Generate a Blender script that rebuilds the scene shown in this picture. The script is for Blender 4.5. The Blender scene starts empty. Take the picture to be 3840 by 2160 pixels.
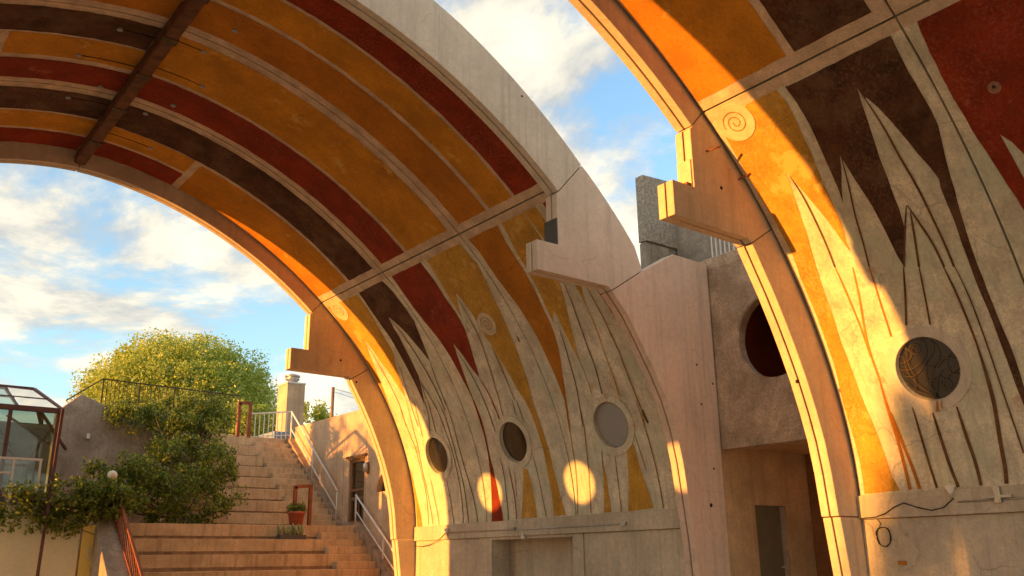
import bpy, bmesh, math, random
from mathutils import Vector, Matrix
from mathutils.geometry import tessellate_polygon
random.seed(7)
scene = bpy.context.scene
R = math.radians
# ------------------------------------------------------------------ camera
YAW, PITCH, ROLL = .6601, .2943, -.0132
fw = Vector((math.sin(YAW)*math.cos(PITCH), math.cos(YAW)*math.cos(PITCH), math.sin(PITCH)))
rt = Vector((math.cos(YAW), -math.sin(YAW), 0)); up = rt.cross(fw)
r2 = math.cos(ROLL)*rt+math.sin(ROLL)*up; u2 = -math.sin(ROLL)*rt+math.cos(ROLL)*up
cam = bpy.data.cameras.new('camera'); cam.sensor_width = 36; cam.lens = 36*3389.69/3840
cam.clip_start = .05; cam.clip_end = 3000
co = bpy.data.objects.new('camera', cam); scene.collection.objects.link(co)
co.matrix_world = Matrix(((r2.x, u2.x, -fw.x, 0), (r2.y, u2.y, -fw.y, 0), (r2.z, u2.z, -fw.z, 1.6), (0, 0, 0, 1)))
scene.camera = co
# ------------------------------------------------------------------ sky, sun, exposure
SUNDIR = Vector((16.7, -1.76, -.99)).normalized()      # the way the light travels
EXPOSURE = 3.08
SKY = .095
CLOUD = .17
SUN = 2.0
w = bpy.data.worlds.new('World'); scene.world = w; w.use_nodes = True
nt = w.node_tree; nt.nodes.clear()
def nd(t, **k):
    n = nt.nodes.new(t)
    for a, b in k.items(): setattr(n, a, b)
    return n
sky = nd('ShaderNodeTexSky', sky_type='NISHITA', sun_disc=False)
sky.sun_elevation = math.asin(-SUNDIR.z); sky.sun_rotation = math.atan2(-SUNDIR.x, -SUNDIR.y)
sky.air_density = 1.0; sky.dust_density = .8; sky.ozone_density = 2.0
tc = nd('ShaderNodeTexCoord'); sep = nd('ShaderNodeSeparateXYZ')
nt.links.new(tc.outputs['Generated'], sep.inputs[0])
zz = nd('ShaderNodeMath', operation='MAXIMUM'); zz.inputs[1].default_value = 0.0
nt.links.new(sep.outputs['Z'], zz.inputs[0])
zb = nd('ShaderNodeMath', operation='ADD'); zb.inputs[1].default_value = .22; nt.links.new(zz.outputs[0], zb.inputs[0])
dx = nd('ShaderNodeMath', operation='DIVIDE'); dy = nd('ShaderNodeMath', operation='DIVIDE')
nt.links.new(sep.outputs['X'], dx.inputs[0]); nt.links.new(zb.outputs[0], dx.inputs[1])
nt.links.new(sep.outputs['Y'], dy.inputs[0]); nt.links.new(zb.outputs[0], dy.inputs[1])
cmb = nd('ShaderNodeCombineXYZ'); nt.links.new(dx.outputs[0], cmb.inputs[0]); nt.links.new(dy.outputs[0], cmb.inputs[1])
cmb.inputs[2].default_value = 24.2
n1 = nd('ShaderNodeTexNoise'); n1.inputs['Scale'].default_value = 1.9; n1.inputs['Detail'].default_value = 9; n1.inputs['Roughness'].default_value = .61; n1.inputs['Distortion'].default_value = .25
nt.links.new(cmb.outputs[0], n1.inputs['Vector'])
r1 = nd('ShaderNodeValToRGB'); r1.color_ramp.elements[0].position = .41; r1.color_ramp.elements[1].position = .51
r1.color_ramp.elements[1].color = (.9, .9, .9, 1); nt.links.new(n1.outputs[0], r1.inputs[0])
# sunlit side of the clouds: density compared with the density a little way towards the sun
sh = nd('ShaderNodeVectorMath', operation='ADD'); sh.inputs[1].default_value = (-.16, .02, .0); nt.links.new(cmb.outputs[0], sh.inputs[0])
n2 = nd('ShaderNodeTexNoise')
for k_ in ('Scale', 'Detail', 'Roughness', 'Distortion'): n2.inputs[k_].default_value = n1.inputs[k_].default_value
nt.links.new(sh.outputs[0], n2.inputs['Vector'])
df = nd('ShaderNodeMath', operation='SUBTRACT'); nt.links.new(n1.outputs[0], df.inputs[0]); nt.links.new(n2.outputs[0], df.inputs[1])
ma_ = nd('ShaderNodeMath', operation='MULTIPLY_ADD'); ma_.inputs[1].default_value = 2.6; ma_.inputs[2].default_value = .48; nt.links.new(df.outputs[0], ma_.inputs[0])
r2n = nd('ShaderNodeValToRGB'); r2n.color_ramp.elements[0].position = .25; r2n.color_ramp.elements[1].position = .75
r2n.color_ramp.elements[0].color = (.46, .445, .415, 1); r2n.color_ramp.elements[1].color = (.98, .87, .64, 1)
nt.links.new(ma_.outputs[0], r2n.inputs[0])
bgS = nd('ShaderNodeBackground'); bgS.inputs[1].default_value = SKY
nt.links.new(sky.outputs[0], bgS.inputs[0])
bgC = nd('ShaderNodeBackground'); bgC.inputs[1].default_value = CLOUD
nt.links.new(r2n.outputs[0], bgC.inputs[0])
mx = nd('ShaderNodeMixShader'); nt.links.new(r1.outputs[0], mx.inputs[0]); nt.links.new(bgS.outputs[0], mx.inputs[1]); nt.links.new(bgC.outputs[0], mx.inputs[2])
wo = nd('ShaderNodeOutputWorld'); nt.links.new(mx.outputs[0], wo.inputs[0])
sl = bpy.data.lights.new('sun', 'SUN'); sl.energy = SUN; sl.angle = R(.5); sl.color = (.70, .285, .05)
so = bpy.data.objects.new('sun', sl); scene.collection.objects.link(so)
so.rotation_euler = SUNDIR.to_track_quat('-Z', 'Y').to_euler(); so.location = (-30, 10, 15)
vs = scene.view_settings; vs.view_transform = 'Standard'; vs.look = 'None'; vs.gamma = 1; vs.exposure = EXPOSURE; vs.use_curve_mapping = False
scene.cycles.max_bounces = 10; scene.cycles.diffuse_bounces = 6; scene.cycles.transparent_max_bounces = 12

# ------------------------------------------------------------------ materials
def newmat(name):
    m = bpy.data.materials.new(name); m.use_nodes = True; t = m.node_tree
    return m, t, t.nodes['Principled BSDF']
def surf_mat(name, col, var=.18, scale=3.0, rough=.85, bump=.15, bscale=60, tint=None, tintamt=.0, tscale=1.2, streak=0, spots=0, metal=0, wear=None, wearpos=.62, grain=.0, crack=0, tpos=.5, scuff=None, scuffamt=.6):
    """Painted or cast surface: base colour with blotches, an optional stain tint, vertical streaks, pits and fine relief."""
    m, t, b = newmat(name); N = t.nodes; L = t.links
    geo = N.new('ShaderNodeNewGeometry'); pos = geo.outputs['Position']
    def noise(sc, det=6, rg=.6, vec=None):
        n = N.new('ShaderNodeTexNoise'); n.inputs['Scale'].default_value = sc; n.inputs['Detail'].default_value = det; n.inputs['Roughness'].default_value = rg
        L.new(vec or pos, n.inputs['Vector']); return n.outputs[0]
    def ramp(v, a, c, ca=(0, 0, 0, 1), cc=(1, 1, 1, 1)):
        r = N.new('ShaderNodeValToRGB'); r.color_ramp.elements[0].position = a; r.color_ramp.elements[1].position = c
        r.color_ramp.elements[0].color = ca; r.color_ramp.elements[1].color = cc; L.new(v, r.inputs[0]); return r.outputs[0]
    def mix(f, a, c, mode='MIX'):
        x = N.new('ShaderNodeMix'); x.data_type = 'RGBA'; x.blend_type = mode
        if hasattr(f, 'default_value') or hasattr(f, 'links'): L.new(f, x.inputs[0])
        else: x.inputs[0].default_value = f
        for i, v in ((6, a), (7, c)):
            if isinstance(v, tuple): x.inputs[i].default_value = (*v, 1) if len(v) == 3 else v
            else: L.new(v, x.inputs[i])
        return x.outputs[2]
    lo = tuple(c*(1-var*1.4) for c in col); hi = tuple(min(1, c*(1+var)) for c in col)
    c = ramp(noise(scale), .3, .7, (*lo, 1), (*hi, 1))
    fine = ramp(noise(scale*11, 4), .35, .65, (1-var*.8,)*3+(1,), (1+var*.5,)*3+(1,))
    c = mix(.8, c, fine, 'MULTIPLY')
    if grain: c = mix(grain, c, ramp(noise(55, 3, .7), .32, .62, (.45, .42, .38, 1), (1.15, 1.15, 1.15, 1)), 'MULTIPLY')
    if tint: c = mix(ramp(noise(tscale, 7, .65), tpos, tpos+.18, (0, 0, 0, 1), (tintamt,)*3+(1,)), c, tint)
    if streak:
        mp = N.new('ShaderNodeMapping'); mp.inputs['Scale'].default_value = (9, 9, .35); L.new(pos, mp.inputs[0])
        s = ramp(noise(1.0, 5, .6, mp.outputs[0]), .5, .7, (0, 0, 0, 1), (streak,)*3+(1,))
        c = mix(s, c, tuple(v*.42 for v in col))
    if wear: c = mix(ramp(noise(1.7, 8, .68), wearpos, wearpos+.05), c, wear)
    if spots:
        vo = N.new('ShaderNodeTexVoronoi'); vo.inputs['Scale'].default_value = 2.6; L.new(pos, vo.inputs['Vector'])
        c = mix(ramp(vo.outputs['Distance'], .02, .035, (spots,)*3+(1,), (0, 0, 0, 1)), c, (.03, .02, .015))
    if scuff:
        m1 = ramp(noise(24, 9, .72), .50, .60); m2 = ramp(noise(1.15, 4, .6), .42, .66, (.12, .12, .12, 1), (scuffamt,)*3+(1,))
        c = mix(mix(1.0, m1, m2, 'MULTIPLY'), c, scuff)
    if crack:
        wv = N.new('ShaderNodeVectorMath'); wv.operation = 'MULTIPLY_ADD'; wv.inputs[1].default_value = (.35, .35, .35)
        nn = N.new('ShaderNodeTexNoise'); nn.inputs['Scale'].default_value = 2.3; nn.inputs['Detail'].default_value = 5; L.new(pos, nn.inputs['Vector'])
        L.new(nn.outputs['Color'], wv.inputs[0]); L.new(pos, wv.inputs[2])
        ve = N.new('ShaderNodeTexVoronoi'); ve.feature = 'DISTANCE_TO_EDGE'; ve.inputs['Scale'].default_value = .75; L.new(wv.outputs[0], ve.inputs['Vector'])
        ln = ramp(ve.outputs['Distance'], .003, .008, (crack,)*3+(1,), (0, 0, 0, 1)); msk = ramp(noise(.9, 3), .48, .58)
        mm = mix(1.0, ln, msk, 'MULTIPLY'); c = mix(mm, c, tuple(v*.22 for v in col))
    L.new(c, b.inputs['Base Color']); b.inputs['Roughness'].default_value = rough; b.inputs['Metallic'].default_value = metal
    b.inputs['Specular IOR Level'].default_value = .25
    if bump:
        bp = N.new('ShaderNodeBump'); bp.inputs['Strength'].default_value = bump; bp.inputs['Distance'].default_value = .02
        L.new(noise(bscale, 5, .7), bp.inputs['Height']); L.new(bp.outputs[0], b.inputs['Normal'])
    return m
M = {}
M['pale'] = surf_mat('pale_cast_concrete', (.76, .68, .52), .22, 2.0, bump=.3, tint=(.52, .56, .42), tintamt=.7, tscale=1.2, tpos=.46, streak=.45, spots=.6, wear=(.54, .38, .25), wearpos=.61, grain=.35, crack=.35, scuff=(.50, .42, .31), scuffamt=.75)
M['strip'] = surf_mat('panel_margin_concrete', (.70, .53, .38), .2, 3.0, bump=.3, tint=(.36, .24, .15), tintamt=.55, tscale=3.5, grain=.25, scuff=(.42, .32, .21), scuffamt=.7)
M['wall'] = surf_mat('grey_wall_concrete', (.62, .54, .42), .16, 1.1, bump=.25, tint=(.42, .39, .31), tintamt=.7, tscale=1.0, streak=.4, spots=.5, grain=.3, crack=.4, scuff=(.44, .36, .27), scuffamt=.6)
M['rib'] = surf_mat('rib_concrete', (.68, .545, .395), .12, 1.0, bump=.2, tint=(.58, .43, .31), tintamt=.7, tscale=.9, streak=.28, spots=.45, grain=.25, crack=.25, scuff=(.54, .44, .33), scuffamt=.5)
M['ribgrey'] = surf_mat('grey_rib_concrete', (.68, .61, .51), .10, 1.0, bump=.2, tint=(.58, .51, .42), tintamt=.7, tscale=.9, streak=.35, spots=.45, grain=.25, crack=.25, scuff=(.55, .48, .39), scuffamt=.5)
M['ribmix'] = surf_mat('warm_grey_concrete', (.70, .595, .495), .10, 1.0, bump=.2, tint=(.62, .49, .40), tintamt=.7, tscale=.9, streak=.3, spots=.4, grain=.25, crack=.3, scuff=(.60, .50, .41), scuffamt=.6)
M['pier'] = surf_mat('pink_plaster', (.72, .555, .44), .12, .9, bump=.2, tint=(.64, .45, .36), tintamt=.7, tscale=.9, streak=.35, spots=.5, grain=.25, crack=.25, scuff=(.62, .50, .40), scuffamt=.6)
M['stucco'] = surf_mat('rough_stucco', (.52, .40, .29), .25, 2.0, bump=1.0, bscale=34, tint=(.28, .19, .12), tintamt=.75, tscale=2.2, grain=.7, streak=.25)
M['pebble'] = surf_mat('pebble_dash', (.47, .41, .34), .4, 16, bump=1.0, bscale=30, grain=.8, tint=(.30, .27, .24), tintamt=.5, tscale=1.0)
M['gold'] = surf_mat('ochre_gold_paint', (.64, .275, .02), .2, 1.5, bump=.2, tint=(.38, .15, .015), tintamt=.8, tscale=.9, wear=(.66, .38, .07), wearpos=.60, grain=.35, crack=.3, scuff=(.40, .19, .04), scuffamt=.55)
M['ochregold'] = surf_mat('yellow_ochre_paint', (.60, .32, .04), .2, 1.5, bump=.2, tint=(.36, .18, .03), tintamt=.8, tscale=1.1, streak=.4, wear=(.62, .38, .09), wearpos=.60, grain=.4, crack=.4, scuff=(.56, .42, .20), scuffamt=.6)
M['sienna'] = surf_mat('burnt_sienna_paint', (.52, .195, .016), .18, 1.4, bump=.2, tint=(.30, .095, .010), tintamt=.7, tscale=.8, wear=(.52, .24, .04), wearpos=.64, grain=.35, crack=.3, scuff=(.30, .12, .02), scuffamt=.5)
M['red'] = surf_mat('oxide_red_paint', (.29, .034, .007), .25, 1.8, bump=.2, tint=(.18, .02, .006), tintamt=.75, tscale=1.2, wear=(.36, .09, .04), wearpos=.63, grain=.45, streak=.3, scuff=(.34, .13, .08), scuffamt=.55)
M['brown'] = surf_mat('dark_umber_paint', (.10, .038, .016), .4, 2.4, bump=.25, tint=(.17, .095, .05), tintamt=.7, tscale=1.6, grain=.7, streak=.2, scuff=(.19, .13, .08), scuffamt=.6)
M['umber'] = surf_mat('umber_stroke', (.17, .085, .035), .3, 5, bump=.1, grain=.5)
M['dark'] = surf_mat('groove_dirt', (.12, .08, .045), .3, 12, bump=0)
M['ochre'] = surf_mat('groove_ochre', (.34, .20, .06), .3, 8, bump=0)
M['spiral'] = surf_mat('spiral_relief', (.68, .55, .36), .14, 4, bump=.15, grain=.2)
M['beam'] = surf_mat('rusted_beam', (.17, .07, .03), .3, 5, rough=.7, bump=.3, bscale=30, tint=(.06, .03, .02), tintamt=.8, tscale=4)
M['steps'] = surf_mat('step_concrete', (.64, .475, .30), .16, 2.0, bump=.3, tint=(.43, .29, .17), tintamt=.75, tscale=1.6, streak=.6, grain=.35, spots=.4, scuff=(.45, .32, .2), scuffamt=.5)
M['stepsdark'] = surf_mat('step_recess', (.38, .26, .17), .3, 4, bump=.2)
M['adobe'] = surf_mat('sand_stucco_wall', (.62, .44, .29), .16, 1.6, bump=.5, bscale=30, tint=(.44, .29, .18), tintamt=.6, tscale=1.4, streak=.4, grain=.3)
M['rust'] = surf_mat('rust_painted_steel', (.26, .085, .04), .25, 6, rough=.6, bump=.1)
M['fence'] = surf_mat('dark_iron', (.08, .05, .03), .3, 6, rough=.6, bump=.1)
M['white'] = surf_mat('white_painted_steel', (.72, .70, .66), .06, 6, rough=.5, bump=.05)
M['silt'] = surf_mat('weathered_concrete', (.44, .38, .31), .24, 1.3, bump=.7, bscale=22, tint=(.22, .18, .14), tintamt=.8, tscale=3, streak=.3, grain=.45)
M['green'] = surf_mat('pale_green_plaster', (.78, .75, .56), .08, 1.2, bump=.15, tint=(.64, .62, .46), tintamt=.5, spots=.4)
M['yellow'] = surf_mat('yellow_board', (.80, .60, .16), .08, 2, bump=.05, rough=.6)
M['ground'] = surf_mat('paving_ground', (.60, .49, .36), .16, .6, bump=.3, tint=(.44, .35, .26), tintamt=.5, tscale=.3)
M['earth'] = surf_mat('dry_earth', (.38, .29, .19), .25, .8, bump=.5, tint=(.24, .22, .11), tintamt=.6, tscale=.4)
M['metal'] = surf_mat('galvanised_metal', (.48, .47, .45), .1, 6, rough=.35, bump=.03, metal=.8)
M['bluegrey'] = surf_mat('blue_grey_paint', (.22, .29, .36), .08, 4, rough=.5, bump=.03)
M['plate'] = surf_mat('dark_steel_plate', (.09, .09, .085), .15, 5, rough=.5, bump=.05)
M['terra'] = surf_mat('terracotta', (.45, .12, .07), .12, 6, bump=.1)
M['door'] = surf_mat('olive_door', (.16, .14, .085), .1, 3, rough=.5, bump=.05)
M['wood'] = surf_mat('brown_wood', (.22, .12, .06), .25, 6, rough=.6, bump=.15)
M['purple'] = surf_mat('purple_brown_steel', (.13, .065, .06), .2, 5, rough=.55, bump=.05)
M['board'] = surf_mat('grey_board', (.34, .33, .31), .05, 2, rough=.7, bump=.03)
M['cable'] = surf_mat('black_cable', (.03, .025, .02), .1, 5, bump=0)
M['lampwhite'] = surf_mat('opal_globe', (.82, .78, .70), .03, 4, rough=.3, bump=0)
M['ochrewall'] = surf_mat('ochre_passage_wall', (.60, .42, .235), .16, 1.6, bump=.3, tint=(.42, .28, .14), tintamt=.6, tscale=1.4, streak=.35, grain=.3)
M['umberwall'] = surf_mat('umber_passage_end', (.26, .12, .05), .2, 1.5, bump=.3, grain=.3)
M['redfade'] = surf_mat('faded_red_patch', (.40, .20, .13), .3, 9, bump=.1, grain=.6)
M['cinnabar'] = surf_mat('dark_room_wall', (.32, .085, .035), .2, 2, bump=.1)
def glass_mat(name, tint, refl=.12, opac=.0):
    m, t, b = newmat(name); N = t.nodes; L = t.links; N.remove(b); out = N['Material Output']
    tr = N.new('ShaderNodeBsdfTransparent'); tr.inputs[0].default_value = (*tint, 1)
    gl = N.new('ShaderNodeBsdfGlossy'); gl.inputs['Roughness'].default_value = .03; gl.inputs[0].default_value = (.9, .9, .9, 1)
    fr = N.new('ShaderNodeFresnel'); fr.inputs[0].default_value = 1.5
    ma = N.new('ShaderNodeMath'); ma.operation = 'ADD'; ma.inputs[1].default_value = refl; L.new(fr.outputs[0], ma.inputs[0])
    x = N.new('ShaderNodeMixShader'); L.new(ma.outputs[0], x.inputs[0]); L.new(tr.outputs[0], x.inputs[1]); L.new(gl.outputs[0], x.inputs[2])
    if opac:
        d = N.new('ShaderNodeBsdfDiffuse'); d.inputs[0].default_value = (.30, .25, .15, 1)
        y = N.new('ShaderNodeMixShader'); y.inputs[0].default_value = opac; L.new(x.outputs[0], y.inputs[1]); L.new(d.outputs[0], y.inputs[2]); x = y
    L.new(x.outputs[0], out.inputs[0]); return m
M['glass'] = glass_mat('clear_glass', (.93, .95, .94), 0.0)
M['tintglass'] = glass_mat('dusty_green_glass', (.55, .66, .62), .03, .12)
M['darkglass'] = glass_mat('dusty_window_glass', (.30, .31, .28), .13, .06)
def leaf_mat(name, c0, c1, trans=.45):
    m, t, b = newmat(name); N = t.nodes; L = t.links; N.remove(b); out = N['Material Output']
    g = N.new('ShaderNodeNewGeometry'); r = N.new('ShaderNodeValToRGB')
    r.color_ramp.elements[0].color = (*c0, 1); r.color_ramp.elements[1].color = (*c1, 1)
    L.new(g.outputs['Random Per Island'], r.inputs[0])
    d = N.new('ShaderNodeBsdfDiffuse'); tl = N.new('ShaderNodeBsdfTranslucent'); L.new(r.outputs[0], d.inputs[0]); L.new(r.outputs[0], tl.inputs[0])
    x = N.new('ShaderNodeMixShader'); x.inputs[0].default_value = trans; L.new(d.outputs[0], x.inputs[1]); L.new(tl.outputs[0], x.inputs[2])
    gl = N.new('ShaderNodeBsdfGlossy'); gl.inputs['Roughness'].default_value = .45
    y = N.new('ShaderNodeMixShader'); y.inputs[0].default_value = .05; L.new(x.outputs[0], y.inputs[1]); L.new(gl.outputs[0], y.inputs[2])
    L.new(y.outputs[0], out.inputs[0]); return m
M['leafvine'] = leaf_mat('vine_leaf', (.04, .085, .010), (.34, .40, .04), .55)  # dark-to-bright range puts sunlit highlights and shaded depths into the leaf colours
M['leaftree'] = leaf_mat('tree_leaf', (.27, .38, .045), (.56, .60, .12), .5)
M['leafsucc'] = leaf_mat('succulent_leaf', (.16, .22, .08), (.30, .34, .16), .2)
M['bark'] = surf_mat('bark', (.16, .11, .075), .3, 8, bump=.6, bscale=25)

# ------------------------------------------------------------------ object helpers
def link(name, me, mat=None, parent=None, loc=None):
    o = bpy.data.objects.new(name, me); scene.collection.objects.link(o)
    if mat is not None: me.materials.append(M[mat] if isinstance(mat, str) else mat)
    if parent is not None: attach(o, parent)
    return o
BASE = {}
def attach(o, p):
    o.parent = p
    if p.name in BASE: o.matrix_parent_inverse = Matrix.Translation(-BASE[p.name])
def thing(name, label, cat, loc=(0, 0, 0), group=None):
    o = bpy.data.objects.new(name, None); scene.collection.objects.link(o); o.empty_display_size = .2
    o.location = loc; BASE[o.name] = Vector(loc); o['label'] = label; o['category'] = cat
    if group: o['group'] = group
    return o
def tag(o, label, cat, group=None):
    o['label'] = label; o['category'] = cat
    if group: o['group'] = group
    return o
def struct(o): o['kind'] = 'structure'; return o
def mesh(name, verts, faces, smooth=False):
    me = bpy.data.meshes.new(name); me.from_pydata([tuple(v) for v in verts], [], faces); me.update()
    bm = bmesh.new(); bm.from_mesh(me); bmesh.ops.recalc_face_normals(bm, faces=bm.faces); bm.to_mesh(me); bm.free()
    if smooth:
        for p in me.polygons: p.use_smooth = True
    return me
BOXF = [(0, 1, 3, 2), (4, 6, 7, 5), (0, 4, 5, 1), (2, 3, 7, 6), (0, 2, 6, 4), (1, 5, 7, 3)]
def box_me(name, lo, hi, bevel=0):
    v = [(x, y, z) for x in (lo[0], hi[0]) for y in (lo[1], hi[1]) for z in (lo[2], hi[2])]
    me = mesh(name, v, BOXF)
    if bevel:
        bm = bmesh.new(); bm.from_mesh(me); bmesh.ops.bevel(bm, geom=bm.edges[:], offset=bevel, segments=2, affect='EDGES', profile=.5); bm.to_mesh(me); bm.free()
    return me
def box(name, lo, hi, mat, parent=None, bevel=0): return link(name, box_me(name, lo, hi, bevel), mat, parent)
def prism(name, pts, axis, a, b, mat, parent=None, bevel=0):
    """polygon pts (two coords) extruded along axis from a to b. axis y: pts are (x, z); axis x: (y, z); axis z: (x, y)."""
    def p3(p, t): return {'y': (p[0], t, p[1]), 'x': (t, p[0], p[1]), 'z': (p[0], p[1], t)}[axis]
    n = len(pts); v = [p3(p, a) for p in pts]+[p3(p, b) for p in pts]
    tri = tessellate_polygon([[Vector((p[0], p[1], 0)) for p in pts]])
    f = [tuple(t) for t in tri]+[tuple(i+n for i in reversed(t)) for t in tri]+[(i, (i+1) % n, n+(i+1) % n, n+i) for i in range(n)]
    me = mesh(name, v, f)
    if bevel:
        bm = bmesh.new(); bm.from_mesh(me); bmesh.ops.dissolve_limit(bm, angle_limit=.02, verts=bm.verts, edges=bm.edges)
        eds = [e for e in bm.edges if len(e.link_faces) == 2 and e.calc_face_angle(0) > .5]
        bmesh.ops.bevel(bm, geom=eds, offset=bevel, segments=1, affect='EDGES'); bm.to_mesh(me); bm.free()
    return link(name, me, mat, parent)
def tube_geo(pts, r, k=6, closed=False):
    pts = [Vector(p) for p in pts]; n = len(pts); V = []; F = []
    for i, p in enumerate(pts):
        if closed: d = pts[(i+1) % n]-pts[i-1]
        else: d = pts[min(i+1, n-1)]-pts[max(i-1, 0)]
        d.normalize(); a = Vector((0, 0, 1)) if abs(d.z) < .9 else Vector((1, 0, 0))
        s = d.cross(a).normalized(); t = s.cross(d)
        rr = r[i] if isinstance(r, (list, tuple)) else r
        for j in range(k):
            q = 2*math.pi*(j+.5)/k; V.append(p+rr*(math.cos(q)*s+math.sin(q)*t))
    for i in range(n if closed else n-1):
        for j in range(k):
            a = i*k+j; b = i*k+(j+1) % k; c = ((i+1) % n)*k+(j+1) % k; d = ((i+1) % n)*k+j; F.append((a, b, c, d))
    if not closed: F.append(tuple(range(k))[::-1]); F.append(tuple((n-1)*k+j for j in range(k)))
    return V, F
def tube(name, pts, r, mat, parent=None, k=6, closed=False, smooth=True):
    V, F = tube_geo(pts, r, k, closed); return link(name, mesh(name, V, F, smooth), mat, parent)
def bar(name, a, b, w, h, mat, parent=None):
    """square bar between two points"""
    a = Vector(a); b = Vector(b); d = (b-a).normalized(); u = Vector((0, 0, 1)) if abs(d.z) < .9 else Vector((0, 1, 0))
    s = d.cross(u).normalized(); t = s.cross(d); V = []
    for p in (a, b):
        for i, j in ((-1, -1), (1, -1), (1, 1), (-1, 1)): V.append(p+s*w/2*i+t*h/2*j)
    return link(name, mesh(name, V, [(0, 1, 2, 3), (7, 6, 5, 4), (0, 4, 5, 1), (1, 5, 6, 2), (2, 6, 7, 3), (3, 7, 4, 0)]), mat, parent)
def lathe(name, prof, c, mat, parent=None, k=24, smooth=True):
    V = []; F = []
    for r_, z in prof:
        for j in range(k): q = 2*math.pi*j/k; V.append((c[0]+r_*math.cos(q), c[1]+r_*math.sin(q), c[2]+z))
    for i in range(len(prof)-1):
        for j in range(k): F.append((i*k+j, i*k+(j+1) % k, (i+1)*k+(j+1) % k, (i+1)*k+j))
    F.append(tuple(range(k))[::-1]); F.append(tuple((len(prof)-1)*k+j for j in range(k)))
    return link(name, mesh(name, V, F, smooth), mat, parent)

# ------------------------------------------------------------------ vault surface: (y, s) -> point, s = arc length up the wall
VA, VB, VN, XC, ZS = 8.53, 7.67, 1.79, 3.57, 2.45
_T = [math.pi/2*i/3000 for i in range(3001)]
_D = [(VA*max(math.cos(t), 0)**(2/VN), VB*math.sin(t)**(2/VN)) for t in _T]
_D[-1] = (0.0, VB)
_S = [0.0]
for i in range(3000): _S.append(_S[-1]+math.hypot(_D[i+1][0]-_D[i][0], _D[i+1][1]-_D[i][1]))
SMAX = _S[-1]
import bisect
def pxz(s):
    if s <= 0: return VA, s
    if s >= SMAX: return 0.0, VB
    i = bisect.bisect_right(_S, s)-1; i = min(i, 2999); f = (s-_S[i])/(_S[i+1]-_S[i])
    return _D[i][0]+(_D[i+1][0]-_D[i][0])*f, _D[i][1]+(_D[i+1][1]-_D[i][1])*f
def surf(y, s, off, side=1):
    a = pxz(s-.03); b = pxz(s+.03); tx, tz = b[0]-a[0], b[1]-a[1]
    if s > SMAX-.03: tx, tz = pxz(SMAX)[0]-pxz(SMAX-.06)[0], pxz(SMAX)[1]-pxz(SMAX-.06)[1]
    l = math.hypot(tx, tz); tx /= l; tz /= l
    x, z = pxz(s); return Vector((XC+side*(x-tz*off), y, ZS+z+tx*off))
def slab(name, outer, holes, off0, off1, side, mat, parent, grid=.22, smooth=True):
    """patch of the vault with outline (y, s): inner face at off0, back face at off1 (None = sheet)."""
    loops = [outer]+holes; flat = [p for l in loops for p in l]
    tri = tessellate_polygon([[Vector((p[0], p[1], 0)) for p in l] for l in loops])
    bm = bmesh.new(); vs_ = [bm.verts.new((p[0], p[1], 0)) for p in flat]
    for t in tri:
        if len(set(t)) == 3:
            try: bm.faces.new([vs_[i] for i in t])
            except ValueError: pass
    s0 = min(p[1] for p in flat); s1 = max(p[1] for p in flat)
    k = math.floor(s0/grid)+1
    while k*grid < s1-1e-4:
        bmesh.ops.bisect_plane(bm, geom=bm.verts[:]+bm.edges[:]+bm.faces[:], dist=1e-5, plane_co=(0, k*grid, 0), plane_no=(0, 1, 0)); k += 1
    bm.normal_update(); bm.verts.index_update()
    fl = [(v.co.x, v.co.y) for v in bm.verts]; n = len(fl)
    F = [tuple(v.index for v in (f.verts if f.normal.z > 0 else reversed(f.verts))) for f in bm.faces]
    V = [surf(y, s, off0, side) for y, s in fl]
    if side < 0: F = [tuple(reversed(f)) for f in F]
    nf = len(F)
    if off1 is not None:
        V += [surf(y, s, off1, side) for y, s in fl]
        F += [tuple(i+n for i in reversed(f)) for f in F[:nf]]
        F += [(e.verts[0].index, e.verts[1].index, e.verts[1].index+n, e.verts[0].index+n) for e in bm.edges if len(e.link_faces) == 1]
    bm.free(); me = mesh(name, V, F)
    if smooth:
        bm = bmesh.new(); bm.from_mesh(me)
        for f in bm.faces: f.smooth = True
        for e in bm.edges: e.smooth = len(e.link_faces) == 2 and e.calc_face_angle(0) < .6
        bm.to_mesh(me); bm.free()
    return link(name, me, mat, parent)
def circ(y, s, r, n=32): return [(y+r*math.cos(2*math.pi*i/n), s+r*math.sin(2*math.pi*i/n)) for i in range(n)]
def smooth_line(p, sub=5):
    o = []
    for i in range(len(p)-1):
        p0, p1, p2, p3 = p[max(i-1, 0)], p[i], p[i+1], p[min(i+2, len(p)-1)]
        for k in range(sub):
            t = k/sub
            o.append(tuple(.5*((2*p1[j])+(-p0[j]+p2[j])*t+(2*p0[j]-5*p1[j]+4*p2[j]-p3[j])*t*t+(-p0[j]+3*p1[j]-3*p2[j]+p3[j])*t**3) for j in (0, 1)))
    o.append(p[-1]); return o
def ribbon(name, pts, w, off, side, mat, parent, sub=5, taper=True):
    L = smooth_line(pts, sub); n = len(L); V = []
    for i, p in enumerate(L):
        a = L[max(i-1, 0)]; b = L[min(i+1, n-1)]; d = (b[0]-a[0], b[1]-a[1]); l = math.hypot(*d) or 1
        ww = w/2*(.45+.55*min(1, i/(n*.25)) if taper else 1)
        V += [surf(p[0]-d[1]/l*ww, p[1]+d[0]/l*ww, off, side), surf(p[0]+d[1]/l*ww, p[1]-d[0]/l*ww, off, side)]
    F = [(2*i, 2*i+1, 2*i+3, 2*i+2) for i in range(n-1)]
    return link(name, mesh(name, V, F), mat, parent)
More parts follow.
